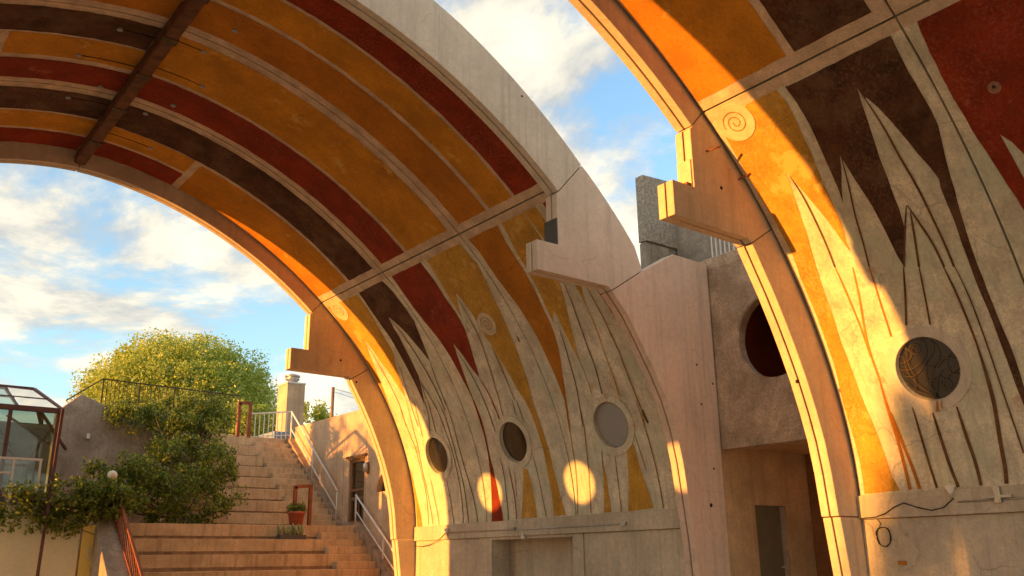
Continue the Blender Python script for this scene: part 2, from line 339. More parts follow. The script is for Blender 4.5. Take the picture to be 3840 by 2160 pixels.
FAR_PAINT = [
  ('A','gold',[(19.5, 5.94), (18.02, 5.91), (18.07, 5.43), (18.16, 4.91), (18.19, 4.45), (18.19, 4.3), (18.36, 4.0), (18.49, 3.66), (18.59, 3.3), (18.64, 3.14), (18.73, 3.44), (18.79, 3.78), (18.91, 4.2), (18.94, 4.54), (19.0, 4.83), (19.14, 4.5), (19.23, 4.27), (19.34, 3.82), (19.42, 3.44), (19.49, 2.96), (19.5, 2.6), (19.5, 4.2)]),
  ('A','gold',[(19.5, 1.48), (19.43, 0.83), (19.25, 0.0), (19.48, 0.0), (19.53, 0.84)]),
  ('A','brown',[(17.92, 5.93), (16.83, 5.95), (16.76, 5.57), (16.75, 5.17), (16.75, 4.8), (16.85, 4.47), (16.95, 4.12), (17.03, 3.81), (17.1, 4.01), (17.17, 4.24), (17.26, 4.54), (17.38, 4.84), (17.53, 5.11), (17.61, 4.81), (17.62, 4.57), (17.67, 4.22), (17.7, 3.87), (17.72, 3.57), (17.79, 3.36), (17.89, 3.12), (18.01, 2.84), (18.0, 3.28), (18.0, 3.75), (17.99, 4.2), (17.97, 4.62), (17.99, 5.06), (17.97, 5.52)]),
  ('B','red',[(16.42, 5.95), (15.24, 5.95), (15.25, 5.82), (15.24, 5.44), (15.28, 5.0), (15.25, 4.59), (15.27, 4.25), (15.37, 3.94), (15.46, 3.67), (15.53, 3.42), (15.61, 3.13), (15.73, 3.42), (15.8, 3.71), (15.9, 4.03), (16.0, 3.67), (16.06, 3.33), (16.11, 3.02), (16.11, 2.7), (16.1, 2.68), (16.09, 2.25), (16.12, 1.87), (16.16, 1.42), (16.14, 0.95), (16.09, 0.5), (16.0, 0.0), (16.41, 0.0), (16.39, 0.24), (16.35, 0.63), (16.28, 1.03), (16.22, 1.43), (16.18, 1.84), (16.17, 2.26), (16.15, 2.69), (16.14, 2.65), (16.15, 2.89), (16.19, 3.14), (16.21, 3.41), (16.23, 3.72), (16.27, 4.03), (16.33, 4.36), (16.42, 4.72), (16.47, 5.12), (16.46, 5.54)]),
  ('B','gold',[(15.02, 5.93), (13.81, 5.94), (13.79, 5.66), (13.75, 5.4), (13.78, 5.22), (13.85, 4.9), (13.92, 4.58), (13.97, 4.2), (14.03, 3.8), (14.06, 3.46), (14.11, 3.12), (14.15, 2.76), (14.22, 2.39), (14.22, 2.05), (14.2, 1.7), (14.17, 1.34), (14.16, 0.93), (14.1, 0.57), (14.02, 0.26), (13.94, 0.03), (14.31, 0.02), (14.32, 0.32), (14.34, 0.68), (14.35, 1.06), (14.35, 1.4), (14.37, 1.73), (14.39, 2.06), (14.45, 2.42), (14.52, 2.56), (14.58, 2.84), (14.64, 3.15), (14.71, 3.44), (14.73, 3.74), (14.78, 3.95), (14.78, 4.24), (14.79, 4.54), (14.82, 4.82), (14.88, 5.03), (15.02, 4.82), (15.14, 4.6), (15.17, 4.5), (15.16, 4.93), (15.11, 5.35)]),
  ('B','gold',[(15.08, 1.04), (14.97, 1.0), (14.85, 0.02), (15.37, 0.02), (15.13, 1.01)]),
  ('C','sienna',[(13.51, 5.95), (12.57, 6.04), (12.66, 5.57), (12.69, 5.24), (12.69, 4.94), (12.72, 4.62), (12.74, 4.33), (12.78, 4.03), (12.79, 3.79), (12.82, 3.56), (12.88, 3.31), (12.96, 3.07), (13.07, 2.79), (13.16, 2.5), (13.24, 2.24), (13.31, 1.97), (13.4, 1.61), (13.43, 1.61), (13.36, 1.98), (13.29, 2.25), (13.3, 2.36), (13.3, 2.67), (13.31, 3.0), (13.32, 3.31), (13.32, 3.6), (13.35, 3.95), (13.38, 4.31), (13.44, 4.62), (13.49, 4.98), (13.49, 5.29), (13.47, 5.61)]),
  ('C','gold',[(12.45, 5.94), (11.8, 5.94), (11.8, 5.4), (11.99, 4.56), (12.08, 4.28), (12.18, 4.0), (12.28, 3.69), (12.37, 3.41), (12.45, 3.19), (12.48, 2.88), (12.47, 2.61), (12.48, 2.35), (12.52, 2.17), (12.49, 2.46), (12.48, 2.7), (12.5, 2.95), (12.52, 3.19), (12.53, 3.31), (12.54, 3.54), (12.52, 3.8), (12.54, 3.99), (12.7, 3.8), (12.7, 4.01), (12.66, 4.31), (12.63, 4.6), (12.59, 4.94), (12.59, 5.24)]),
  ('C','gold',[(11.78, 5.94), (11.45, 5.94), (11.54, 4.31), (11.64, 4.09), (11.69, 3.85), (11.7, 3.6), (11.72, 3.33), (11.77, 3.01), (11.79, 2.75), (11.78, 2.42), (11.8, 2.08), (11.84, 2.12), (11.82, 2.41), (11.81, 2.71), (11.78, 3.04), (11.75, 3.34), (11.72, 3.62), (11.7, 3.92), (11.7, 4.17), (11.7, 4.43)]),
  ('C','red',[(11.25, 5.94), (10.95, 5.94), (11.07, 3.95), (11.14, 3.77), (11.2, 3.58), (11.21, 3.73), (11.24, 3.91), (11.28, 4.17)]),
  ('C','gold',[(12.7, 1.01), (12.67, 0.73), (12.67, 0.36), (12.63, 0.02), (12.84, 0.02), (12.79, 0.4), (12.73, 0.81)]),
  ('C','gold',[(12.01, 1.08), (11.81, 1.25), (11.77, 0.82), (11.68, 0.44), (11.55, 0.04), (12.2, 0.01), (12.1, 0.6)]),
]
FAR_GROOVE = [
  ('A','dark',0.013,[(19.02, 4.74), (19.04, 4.08), (19.03, 3.52), (19.03, 3.01), (19.12, 2.44)]),
  ('A','dark',0.013,[(18.2, 4.24), (18.31, 3.75), (18.5, 3.16), (18.58, 2.71), (18.6, 2.38)]),
  ('A','dark',0.02,[(17.52, 5.03), (17.44, 4.55), (17.38, 4.01), (17.34, 3.51), (17.3, 3.08), (17.3, 2.61)]),
  ('A','dark',0.018,[(17.02, 3.8), (17.12, 3.44), (17.16, 3.08), (17.18, 2.73)]),
  ('A','dark',0.016,[(17.75, 3.44), (17.68, 3.09), (17.58, 2.68)]),
  ('A','dark',0.016,[(17.73, 3.41), (17.85, 2.97)]),
  ('A','dark',0.016,[(17.81, 2.94), (17.89, 2.54), (17.95, 2.18)]),
  ('A','dark',0.016,[(17.92, 2.96), (18.02, 2.58), (18.18, 2.21)]),
  ('A','dark',0.016,[(17.63, 2.92), (17.58, 2.54), (17.56, 2.11), (17.53, 1.73), (17.52, 1.21), (17.51, 0.6), (17.5, 0.01)]),
  ('A','dark',0.018,[(17.42, 2.88), (17.38, 2.49), (17.41, 1.98), (17.41, 1.42), (17.36, 0.9), (17.33, 0.39), (17.29, 0.01)]),
  ('A','dark',0.018,[(17.15, 2.84), (17.17, 2.39), (17.22, 1.74), (17.19, 1.2), (17.06, 0.64), (16.93, 0.01)]),
  ('A','dark',0.014,[(18.0, 1.04), (17.97, 0.57), (17.88, 0.01)]),
  ('A','ochre',0.014,[(19.09, 2.9), (19.08, 2.3), (19.02, 1.89), (19.02, 1.34), (18.98, 0.85), (18.97, 0.02)]),
  ('A','ochre',0.014,[(18.66, 3.08), (18.82, 2.5), (18.89, 1.97), (18.96, 1.38), (18.92, 0.91), (18.86, 0.47), (18.77, 0.03)]),
  ('A','ochre',0.012,[(18.36, 3.03), (18.48, 2.57), (18.57, 2.12)]),
  ('A','ochre',0.014,[(18.67, 1.07), (18.63, 0.61), (18.5, 0.01)]),
  ('B','ochre',0.018,[(14.92, 5.01), (14.94, 4.49), (14.98, 3.96), (15.1, 3.41), (15.2, 2.91), (15.26, 2.5), (15.32, 2.21)]),
  ('B','dark',0.016,[(15.92, 3.9), (15.84, 3.39), (15.78, 2.88), (15.76, 2.47), (15.75, 2.04)]),
  ('B','red',0.018,[(15.61, 3.11), (15.49, 2.58), (15.48, 2.1)]),
  ('B','ochre',0.016,[(14.74, 3.73), (14.78, 3.19), (14.76, 2.94)]),
  ('B','dark',0.016,[(15.76, 2.63), (15.75, 2.14), (15.74, 1.89)]),
  ('B','red',0.016,[(15.53, 2.59), (15.46, 2.18)]),
  ('B','dark',0.012,[(14.84, 2.49), (14.89, 2.17)]),
  ('B','dark',0.014,[(14.71, 2.47), (14.71, 1.97)]),
  ('B','dark',0.014,[(15.81, 1.35), (15.8, 0.98), (15.82, 0.5), (15.81, 0.01)]),
  ('B','red',0.02,[(15.59, 1.13), (15.57, 0.77), (15.54, 0.42), (15.53, 0.01)]),
  ('B','red',0.012,[(15.43, 1.03), (15.44, 0.76), (15.47, 0.47)]),
  ('B','ochre',0.016,[(14.74, 3.65), (14.76, 3.19), (14.77, 2.77), (14.76, 2.47)]),
  ('B','ochre',0.014,[(14.71, 1.39), (14.67, 0.9), (14.62, 0.42), (14.55, 0.03)]),
  ('C','ochre',0.016,[(13.4, 1.65), (13.45, 1.34), (13.47, 1.08), (13.52, 0.62), (13.59, 0.03)]),
  ('C','ochre',0.018,[(12.91, 2.19), (12.97, 1.7), (13.07, 1.23), (13.12, 0.86), (13.18, 0.42), (13.2, 0.02)]),
  ('C','ochre',0.016,[(12.66, 1.18), (12.73, 0.81)]),
  ('C','ochre',0.018,[(12.34, 1.03), (12.38, 0.54), (12.37, 0.01)]),
  ('C','ochre',0.02,[(11.45, 1.97), (11.43, 1.54), (11.4, 1.15), (11.37, 0.71), (11.34, 0.3), (11.31, 0.02)]),
  ('C','ochre',0.012,[(11.74, 1.58), (11.68, 1.06), (11.62, 0.71)]),
  ('C','dark',0.016,[(11.91, 4.51), (11.98, 4.08), (12.07, 3.6), (12.13, 3.15), (12.15, 2.8), (12.2, 2.43), (12.23, 2.21)]),
  ('C','dark',0.016,[(12.63, 3.6), (12.68, 3.33), (12.76, 2.94), (12.82, 2.54), (12.92, 2.1), (13.01, 1.67)]),
  ('C','ochre',0.022,[(11.46, 4.27), (11.45, 3.9), (11.44, 3.56), (11.44, 3.23), (11.43, 2.88), (11.44, 2.49), (11.42, 2.11), (11.39, 1.77), (11.43, 1.48)]),
  ('C','dark',0.05,[(11.36, 1.79), (11.35, 1.65), (11.32, 1.53)]),
]
NEAR_PAINT = [
  ('B','red',[(4.36, 5.95), (3.18, 5.95), (3.19, 5.82), (3.18, 5.44), (3.22, 5.0), (3.19, 4.59), (3.21, 4.25), (3.31, 3.94), (3.4, 3.67), (3.47, 3.42), (3.55, 3.13), (3.74, 3.5), (3.99, 3.97), (4.05, 4.15), (4.13, 4.28), (4.12, 4.07), (4.1, 3.74), (4.08, 3.5), (4.05, 3.02), (4.05, 2.7), (4.03, 2.25), (4.06, 1.87), (4.1, 1.42), (4.08, 0.95), (4.03, 0.5), (3.94, 0), (4.35, 0), (4.33, 0.24), (4.29, 0.63), (4.22, 1.03), (4.16, 1.43), (4.12, 1.84), (4.11, 2.26), (4.1, 2.69), (4.17, 3.0), (4.24, 3.32), (4.31, 3.8), (4.38, 4.31), (4.42, 4.93), (4.41, 5.52)]),
  ('A','gold',[(6.84, 5.98), (6.34, 5.96), (6.31, 5.67), (6.35, 5.29), (6.38, 4.91), (6.42, 4.58), (6.44, 4.28), (6.45, 4.06), (6.46, 3.86), (6.48, 3.73), (6.51, 3.6), (6.52, 3.43), (6.57, 3.64), (6.61, 3.85), (6.66, 4.07), (6.73, 4.34), (6.79, 4.59), (6.85, 4.82), (6.9, 4.59), (6.94, 4.36), (6.98, 4.12), (7.01, 3.88), (7.06, 3.62), (7.1, 3.37), (7.14, 3.0), (7.16, 2.57), (7.18, 2.17), (7.16, 1.8), (7.14, 1.46), (7.09, 1.1), (7.04, 0.82), (6.99, 0.51), (6.95, 0.24), (6.86, 0.03), (7.41, 0.02), (7.4, 0.37), (7.42, 0.84), (7.45, 1.32), (7.41, 1.82), (7.41, 2.35), (7.41, 2.81), (7.41, 3.3), (7.37, 3.67), (7.38, 3.93), (7.39, 4.25), (7.41, 4.54), (7.42, 4.88), (7.42, 5.25), (7.4, 5.64)]),
  ('A','brown',[(6.21, 5.92), (4.7, 5.93), (4.72, 5.68), (4.73, 5.41), (4.72, 5.13), (4.71, 4.9), (4.72, 4.66), (4.78, 4.39), (4.84, 4.1), (4.88, 3.81), (4.93, 3.52), (4.96, 3.25), (4.98, 3.0), (4.99, 2.78), (4.99, 2.45), (4.98, 2.12), (4.95, 1.73), (4.94, 1.19), (4.92, 1.0), (4.95, 0.8), (5.0, 0.95), (5.03, 1.24), (5.05, 1.65), (5.06, 2.05), (5.08, 2.43), (5.08, 2.81), (5.07, 3.12), (5.05, 3.35), (5.04, 3.63), (5.03, 3.88), (5.0, 4.01), (5.04, 4.2), (5.1, 4.41), (5.16, 4.7), (5.21, 4.93), (5.27, 5.16), (5.34, 5.34), (5.37, 5.32), (5.38, 5.5), (5.45, 5.17), (5.49, 4.94), (5.54, 4.67), (5.58, 4.37), (5.61, 4.09), (5.63, 3.81), (5.67, 3.54), (5.89, 3.03), (5.92, 3.21), (5.93, 3.47), (5.94, 3.74), (5.95, 3.95), (5.98, 4.2), (6.01, 4.5), (6.03, 4.76), (6.11, 4.56), (6.22, 4.34), (6.31, 4.12), (6.28, 4.3), (6.26, 4.54), (6.24, 4.81), (6.21, 5.11), (6.19, 5.42), (6.19, 5.67), (6.19, 5.94)]),
]
NEAR_GROOVE = [
  ('A','gold',0.02,[(6.83, 3.29), (6.82, 2.82), (6.81, 2.32), (6.81, 1.91)]),
  ('A','gold',0.03,[(6.58, 3.22), (6.67, 2.75), (6.76, 2.33), (6.8, 2.0), (6.79, 1.6)]),
  ('A','sienna',0.045,[(6.79, 1.6), (6.79, 1.2), (6.76, 0.76), (6.74, 0.42), (6.71, 0.03)]),
  ('A','sienna',0.045,[(6.76, 1.1), (6.69, 0.64), (6.62, 0.3), (6.57, 0.03)]),
  ('A','sienna',0.018,[(6.35, 3.16), (6.4, 2.61), (6.42, 2.14)]),
  ('A','brown',0.03,[(5.9, 3.03), (6.04, 2.6), (6.16, 2.25)]),
  ('A','brown',0.018,[(5.7, 2.98), (5.77, 2.6), (5.84, 2.19)]),
  ('A','brown',0.03,[(5.4, 2.9), (5.37, 2.55), (5.35, 2.12), (5.34, 1.83)]),
  ('A','brown',0.052,[(5.34, 1.83), (5.34, 1.42), (5.35, 1.02), (5.39, 0.55), (5.4, 0.22), (5.42, 0.02)]),
  ('A','brown',0.016,[(5.26, 2.86), (5.23, 2.42), (5.22, 1.89), (5.21, 1.38), (5.19, 0.95), (5.14, 0.38)]),
  ('A','brown',0.034,[(6.43, 1.13), (6.41, 0.72), (6.38, 0.37), (6.33, 0.03)]),
  ('A','brown',0.045,[(6.17, 1.02), (6.14, 0.63), (6.1, 0.3), (6.04, 0.02)]),
  ('A','brown',0.045,[(5.83, 1.06), (5.8, 0.65), (5.76, 0.33), (5.74, 0.02)]),
  ('A','brown',0.018,[(6.02, 4.74), (6.12, 4.32), (6.23, 3.88), (6.29, 3.5), (6.35, 3.16)]),
  ('A','brown',0.03,[(5.36, 5.33), (5.33, 4.92), (5.32, 4.46), (5.29, 3.99), (5.28, 3.57), (5.27, 3.19), (5.27, 2.86)]),
  ('A','brown',0.022,[(5.51, 3.81), (5.46, 3.52), (5.41, 3.23), (5.39, 2.89)]),
  ('A','brown',0.022,[(5.51, 3.72), (5.61, 3.33), (5.7, 2.98)]),
  ('A','brown',0.018,[(5.52, 3.82), (5.68, 3.5), (5.89, 3.03)]),
  ('A','dark',0.02,[(6.83, 4.75), (6.8, 4.41), (6.8, 4.02), (6.81, 3.61), (6.83, 3.29)]),
]
M['amber'] = surf_mat('amber_paint', (.60, .245, .018), .18, 1.5, bump=.2, tint=(.36, .13, .014), tintamt=.7, tscale=.9, wear=(.64, .34, .06), wearpos=.63, grain=.35, scuff=(.38, .17, .03), scuffamt=.55)
M['pinkstrip'] = M['strip']
COL = {'gold': 'gold', 'sienna': 'sienna', 'red': 'red', 'brown': 'brown', 'amber': 'amber'}
SJ = 6.11; SH = .17; CB = .10
def rough(pts, amp=.009, step=.14):
    """hand painted edge: the outline with a slight wobble"""
    o = []
    for i, p in enumerate(pts):
        q = pts[(i+1) % len(pts)]; n = max(1, int(math.hypot(q[0]-p[0], q[1]-p[1])/step))
        for k in range(n): t = k/n; o.append((p[0]+(q[0]-p[0])*t+random.uniform(-amp, amp)*(k > 0), p[1]+(q[1]-p[1])*t+random.uniform(-amp, amp)*(k > 0)))
    return o
def rect(y0, y1, s0, s1): return [(y1, s0), (y0, s0), (y0, s1), (y1, s1)]
def make_window(v, panel, y, s, side, kind):
    ring = slab('window_ring', circ(y, s, .58, 40), [list(reversed(circ(y, s, .44, 40)))], .02, -.005, side, 'ribgrey' if kind == 'grille' else 'pale', panel)
    # reveal
    C = circ(y, s, .432, 40); V = [surf(a, b, .015, side) for a, b in C]+[surf(a, b, -.30, side) for a, b in C]; n = len(C)
    rv = link('window_reveal', mesh('window_reveal', V, [(i, (i+1) % n, n+(i+1) % n, n+i) for i in range(n)]), 'pale' if kind != 'board' else 'wall', panel)
    if kind == 'board': slab('board', circ(y, s, .43, 40), [], -.05, -.07, side, 'board', panel)
    else: slab('pane', circ(y, s, .43, 40), [], -.07, -.08, side, 'glass' if kind == 'clear' else 'darkglass', panel)
    if kind == 'grille':
        def g(pts, r=.0045, off=-.03):
            P = [surf(y+a*.43, s+b*.43, off, side) for a, b in smooth_line(pts, 6)]
            tube('grille_bar', P, r, 'grille', panel, 5)
        g([(.08, -.98), (.12, -.5), (-.05, -.1), (-.35, .2), (-.42, .55), (-.2, .85), (.1, .97)])
        g([(.03, -.98), (.2, -.4), (.1, .1), (-.25, .45), (-.3, .9)])
        g([(.06, -.98), (-.05, -.55), (-.3, -.2), (-.62, -.1), (-.95, -.05)])
        g([(.0, -.98), (.3, -.7), (.55, -.4), (.72, 0), (.7, .45), (.85, .5)])
        g([(.02, -.98), (.42, -.75), (.72, -.55), (.9, -.3)])
        g([(.98, .1), (.6, .05), (.2, .2), (-.05, .55), (.0, .98)])
        g([(.95, .3), (.6, .32), (.4, .55), (.55, .75)])
        g([(.97, -.1), (.6, -.18), (.3, -.05), (.05, .2)])
        g([(.5, .85), (.62, .3), (.55, -.2), (.65, -.7)])
        g([(-.98, .05), (-.7, .2), (-.5, .15), (-.2, -.05), (.05, .05)])
        g([(-.9, -.4), (-.6, -.3), (-.4, -.45), (-.15, -.3), (.1, -.5)])
        g([(-.75, .3), (-.55, .05), (-.6, -.3), (-.85, -.2)])
        for cy, cs, r0 in ((.28, .62, .2), (-.35, -.62, .2)):
            g([(cy+r0*(1-.06*i)*math.cos(i*.8), cs+r0*(1-.06*i)*math.sin(i*.8)) for i in range(14)])
M['grille'] = surf_mat('bronze_grille', (.13, .085, .035), .2, 10, rough=.55, bump=0, metal=.3)

def spiral(panel, y, s, side, r=.285, mat='ochre'):
    slab('spiral_disc', circ(y, s, r, 36), [], .016, .002, side, 'spiral', panel)
    pts = [(y+r*(.09+.58*i/46)*math.cos(-i*.29+.6), s+r*(.09+.58*i/46)*math.sin(-i*.29+.6)) for i in range(47)]
    ribbon('spiral_groove', pts, .016, .02, side, mat, panel, 2, False)

def rib_points(kind, side):
    """outlines (x, z) of the three segments of half an end rib: upper arc, bracket piece, lower pier"""
    def so(s, off): p = surf(0, s, off, 1); return (p.x, p.z)
    ss = [SMAX-.012-(SMAX-.012-SJ)*i/26 for i in range(27)]
    upper = [so(s, .35) for s in ss]+[so(s, -.47-.13*min(1, (s-SJ)/3)) for s in reversed(ss)]
    s1i, s1o = upper[26], upper[27]
    e = .012; br_top_in = (s1i[0]+e*.9, s1i[1]-e); br_top_out = (s1o[0]+e*.9, s1o[1]-e)
    arm = 9.04
    s2i, s2o = (10.2, 5.93), (10.96, 6.42)
    outs = [so(SJ-.02-i*.16, -.48+.0*i) for i in range(1, 11)]
    outs = [p for p in outs if p[1] > 6.5 and p[1] < br_top_out[1]]
    bracket = [br_top_in, (arm, br_top_in[1]-.04), (arm, 6.5), (8.6, 6.5), (8.6, 6.0), (10.08, 5.985), (10.12, 5.99), s2i, s2o]+list(reversed(outs))+[br_top_out]
    l0, l1 = (s2i[0]+.006, s2i[1]-.014), (s2o[0]+.006, s2o[1]-.014)
    if kind == 'far':
        lower = [l0, (10.42, 5.56), (10.6, 5.25), (10.82, 4.83), (10.99, 4.47), (11.17, 4.05), (11.32, 3.62), (11.44, 3.2), (11.52, 2.75), (11.58, 2.16), (12.55, 2.16), (12.55, 2.9), (12.45, 3.6), (12.2, 4.55), (11.8, 5.35), (11.4, 5.95), l1]
        foot = [(11.61, 2.145), (11.72, 1.31), (11.75, .0), (12.55, 0), (12.55, 2.145)]
        segs = [upper, bracket, lower, foot]
    else:
        lower = [l0, (10.55, 5.55), (10.88, 5.05), (11.15, 4.62), (11.38, 4.2), (11.56, 3.7), (11.68, 3.15), (11.75, 2.6), (11.84, 1.9), (11.88, 1.3), (11.9, 0), (12.68, 0), (12.68, 6.86), (11.78, 6.88), l1]
        segs = [upper, bracket, lower]
    if side < 0: segs = [[(2*XC-x, z) for x, z in q] for q in segs]
    return segs
def make_rib(v, ya, yb, kind):
    ym = (ya+yb)/2
    for side in (1, -1):
        for q, nm in zip(rib_points(kind, side), ('rib_arc', 'rib_bracket', 'rib_leg', 'rib_foot')):
            for a, b in ((ya, ym-.015), (ym+.015, yb)): prism(nm, q, 'y', a, b, 'rib' if kind == 'far' else {'rib_arc': 'ribgrey', 'rib_bracket': 'ribmix'}.get(nm, 'pier'), v, .006)

def make_vault(y0, label, paint, groove, near):
    v = thing('concrete_vault', label, 'vault', (XC, y0-4.4, 0), 'twin barrel vaults')
    cols = {'A': (y0-2.98, y0), 'B': (y0-5.94, y0-2.98), 'C': (y0-8.89, y0-5.94)}
    d = y0-19.59
    wy = {'A': 18.19+d, 'B': 15.23+d, 'C': 12.24+d}
    if near: wy['A'] = 6.07
    for side in (1, -1):
        S = []; holes = []
        for c, (ya, yb) in cols.items():
            kind = 'clear' if side < 0 else ('grille' if near and c == 'A' else 'board' if (c == 'C' and not near) else 'dusty')
            lowp = slab('vault_panel', rect(ya+.015+(.03 if c == 'C' else 0), yb-.015-(.03 if c == 'A' else 0), .0, SJ-.015), [list(reversed(circ(wy[c], 1.62, .435, 40)))], 0, -.12, side, 'pale', v)
            if side < 0: holes.append(list(reversed(circ(wy[c], 1.62, .435, 40))))
            make_window(v, lowp, wy[c], 1.62, side, kind)
            upp = slab('vault_panel', rect(ya+.015+(.03 if c == 'C' else 0), yb-.015-(.03 if c == 'A' else 0), SJ+.015, SMAX-CB), [], 0, -.12, side, 'strip', v)
            slab('joint_margin', rect(ya+.015+(.03 if c == 'C' else 0), yb-.015-(.03 if c == 'A' else 0), SJ-SH, SJ-.015), [], .003, None, side, 'strip', lowp)
            # seam margins of the lower panels
            P = paint if side > 0 else [(a, b, [(y+d, s) for y, s in p]) for a, b, p in FAR_PAINT]
            G = groove if side > 0 else [(a, b, w_, [(y+d, s) for y, s in p]) for a, b, w_, p in FAR_GROOVE]
            for a, cc, pts in P:
                if a == c:
                    pts = [(min(max(y, ya+.05), yb-.05), min(s, SJ-SH)) for y, s in pts]
                    slab('painted_band', rough(pts, .006), [], .006, None, side, 'ochregold' if cc == 'gold' else COL[cc], lowp)
            for a, cc, w_, pts in G:
                if a == c: ribbon('groove', [(min(max(y, ya+.05), yb-.05), s) for y, s in pts], w_*(1.35 if w_ < .03 else 1), .010, side, 'umber' if cc == 'brown' else cc, lowp)
            top = SMAX-CB-.004
            a0 = SJ+SH+.01
            bands = {1: {'A': [('amber', 19.52, 18.02, a0, 10.36), ('red', 19.52, 18.75, 10.52, top), ('gold', 18.65, 17.93, 10.52, top), ('brown', 17.90, 16.81, a0, top)],
                         'B': [('red', 16.42, 15.47, a0, top), ('gold', 15.37, 13.85, a0, top)],
                         'C': [('sienna', 13.45, 12.56, a0, top), ('gold', 12.46, 11.78, a0, top), ('red', 11.70, 10.92, a0, top)]},
                     -1: {'A': [('amber', 19.52, 18.02, a0, 10.14), ('red', 19.52, 18.77, 10.27, top), ('gold', 18.67, 17.88, 10.27, top), ('brown', 17.80, 16.82, a0, top)],
                          'B': [('red', 16.42, 15.63, a0, top), ('gold', 15.48, 14.71, 10.27, top), ('sienna', 15.48, 14.71, a0, 10.14), ('brown', 14.65, 13.82, a0, top)],
                          'C': [('sienna', 13.45, 12.56, a0, top), ('gold', 12.46, 11.78, a0, top), ('red', 11.70, 10.92, a0, top)]}}[side][c]
            for cc, ya_, yb_, sa, sb in bands:
                slab('painted_band', rough(rect(yb_+d, ya_+d, sa, sb)), [], .006, None, side, COL[cc], upp)
            if c == 'A': spiral(lowp, 7.13 if near else 19.13, 5.77 if near else 5.74, side)
            if c == 'B': spiral(lowp, 14.52+d, 4.18, side, .26)
        slab('roof_shell', rect(y0-8.89, y0, -.05, SMAX), holes, -.124, -.32, side, 'rib', v)
        xs = lambda x: XC+side*(x-XC)
        def sb(name, x0, x1, ya, yb, za, zb, mat, par=v, bevel=.008):
            a, b = sorted((xs(x0), xs(x1))); return box(name, (a, ya, za), (b, yb, zb), mat, par, bevel)
        sb('ledge_beam', 12.055, 12.40, y0-8.885, y0-.004, 2.12, 2.446, 'wall')
        if side > 0 and not near:
            sb('wall_panel', 12.12, 12.40, 16.92, 19.586, 0, 2.115, 'wall'); sb('door_jamb', 12.10, 12.40, 16.43, 16.90, 0, 2.115, 'wall')
            sb('door_jamb', 12.10, 12.40, 13.47, 13.77, 0, 2.115, 'wall'); sb('wall_panel', 12.12, 12.40, 10.705, 13.455, 0, 2.115, 'wall')
            sb('lintel', 12.10, 12.40, 13.775, 16.425, 2.06, 2.118, 'wall')
            sb('recess_back', 12.62, 12.75, 13.3, 17.2, 0, 2.4, 'wall'); sb('recess_side', 12.41, 12.61, 16.44, 16.6, 0, 2.4, 'wall'); sb('recess_side', 12.41, 12.61, 13.5, 13.76, 0, 2.4, 'wall'); sb('recess_top', 12.41, 12.61, 13.77, 16.43, 2.1, 2.3, 'wall')
        else:
            for c, (ya, yb) in cols.items(): sb('wall_panel', 12.12, 12.40, max(ya, y0-8.885)+.006, yb-.006, 0, 2.115, 'wall')
    make_rib(v, y0, y0+.28, 'far'); make_rib(v, y0-8.89-.28, y0-8.89, 'near')
    # crown beam with its brackets
    cb = prism('crown_beam', [(XC-.11, 10.02), (XC-.11, 9.86), (XC-.09, 9.84), (XC+.09, 9.84), (XC+.11, 9.86), (XC+.11, 10.02), (XC+.09, 10.1), (XC-.09, 10.1)], 'y', y0-8.9, y0-.01, 'beam', v)
    for yy in (1.25, 2.98, 4.5, 5.94, 7.4): box('beam_clamp', (XC-.125, y0-yy-.09, 9.822), (XC+.125, y0-yy+.09, 9.9), 'dark', cb)
    return v, cols

def ceiling_disc(v, y, s, side, cable=0):
    p = slab('ceiling_disc', circ(y, s, .048, 14), [], .03, .006, side, 'board', v, smooth=False)
    if cable: tube('cable_run', [surf(y, s+.05+i*(SMAX-.15-s)/6, .012, side) for i in range(7)], .007, 'cable', p, 5)

far_v, _ = make_vault(19.59, 'far painted barrel vault opening onto the stairway, with three round portholes', FAR_PAINT, FAR_GROOVE, False)
NP = NEAR_PAINT+[(a, b, [(y-12.06, s) for y, s in p]) for a, b, p in FAR_PAINT if a == 'C' or (a == 'B' and b == 'gold')]
NG = NEAR_GROOVE+[(a, b, w_, [(y-12.06, s) for y, s in p]) for a, b, w_, p in FAR_GROOVE if a in 'BC']
near_v, _ = make_vault(7.53, 'near painted barrel vault whose porthole carries a curly bronze grille', NP, NG, True)
for y, s, side, c in ((14.16, 11.79, -1, 1), (15.30, 11.42, -1, 1), (16.36, 12.04, -1, 0), (17.05, 11.64, -1, 1), (13.04, 11.61, 1, 0), (14.02, 11.78, 1, 1), (15.10, 11.41, 1, 1), (16.19, 11.60, 1, 0), (16.91, 11.91, 1, 0), (18.26, 11.4, 1, 1)):
    ceiling_disc(far_v, y, s, side, c)
# steel plates and bolts on the brackets
box('cover_plate', (9.02, 10.42, 6.505), (9.045, 10.73, 6.96), 'plate', far_v)
box('cover_plate', (9.012, 7.55, 6.505), (9.045, 7.79, 6.92), 'rib', near_v)
box('steel_lug', (8.93, 7.56, 6.505), (9.01, 7.70, 6.56), 'rust', near_v)
tube('bolt', [(9.35, 7.54, 7.12), (9.47, 7.36, 7.17)], .014, 'rust', near_v); tube('bolt', [(10.02, 7.54, 6.86), (10.1, 7.36, 6.92)], .014, 'rust', near_v)
for x, z, vv, y in ((9.62, 6.63, near_v, 7.53), (9.9, 6.35, far_v, 19.59), (10.35, 5.86, far_v, 19.59), (10.95, 4.0, near_v, 7.53)):
    tube('tie_hole', [(x, y+.02, z), (x, y-.004, z)], .028, 'cable', vv, 10)
for x, z in ((12.2, 4.9), (12.6, 4.6), (12.25, 4.2), (12.45, 3.1), (8.35, 8.95)): tube('tie_hole', [(x, 10.44, z), (x, 10.416, z)], .02, 'cable', far_v, 10)

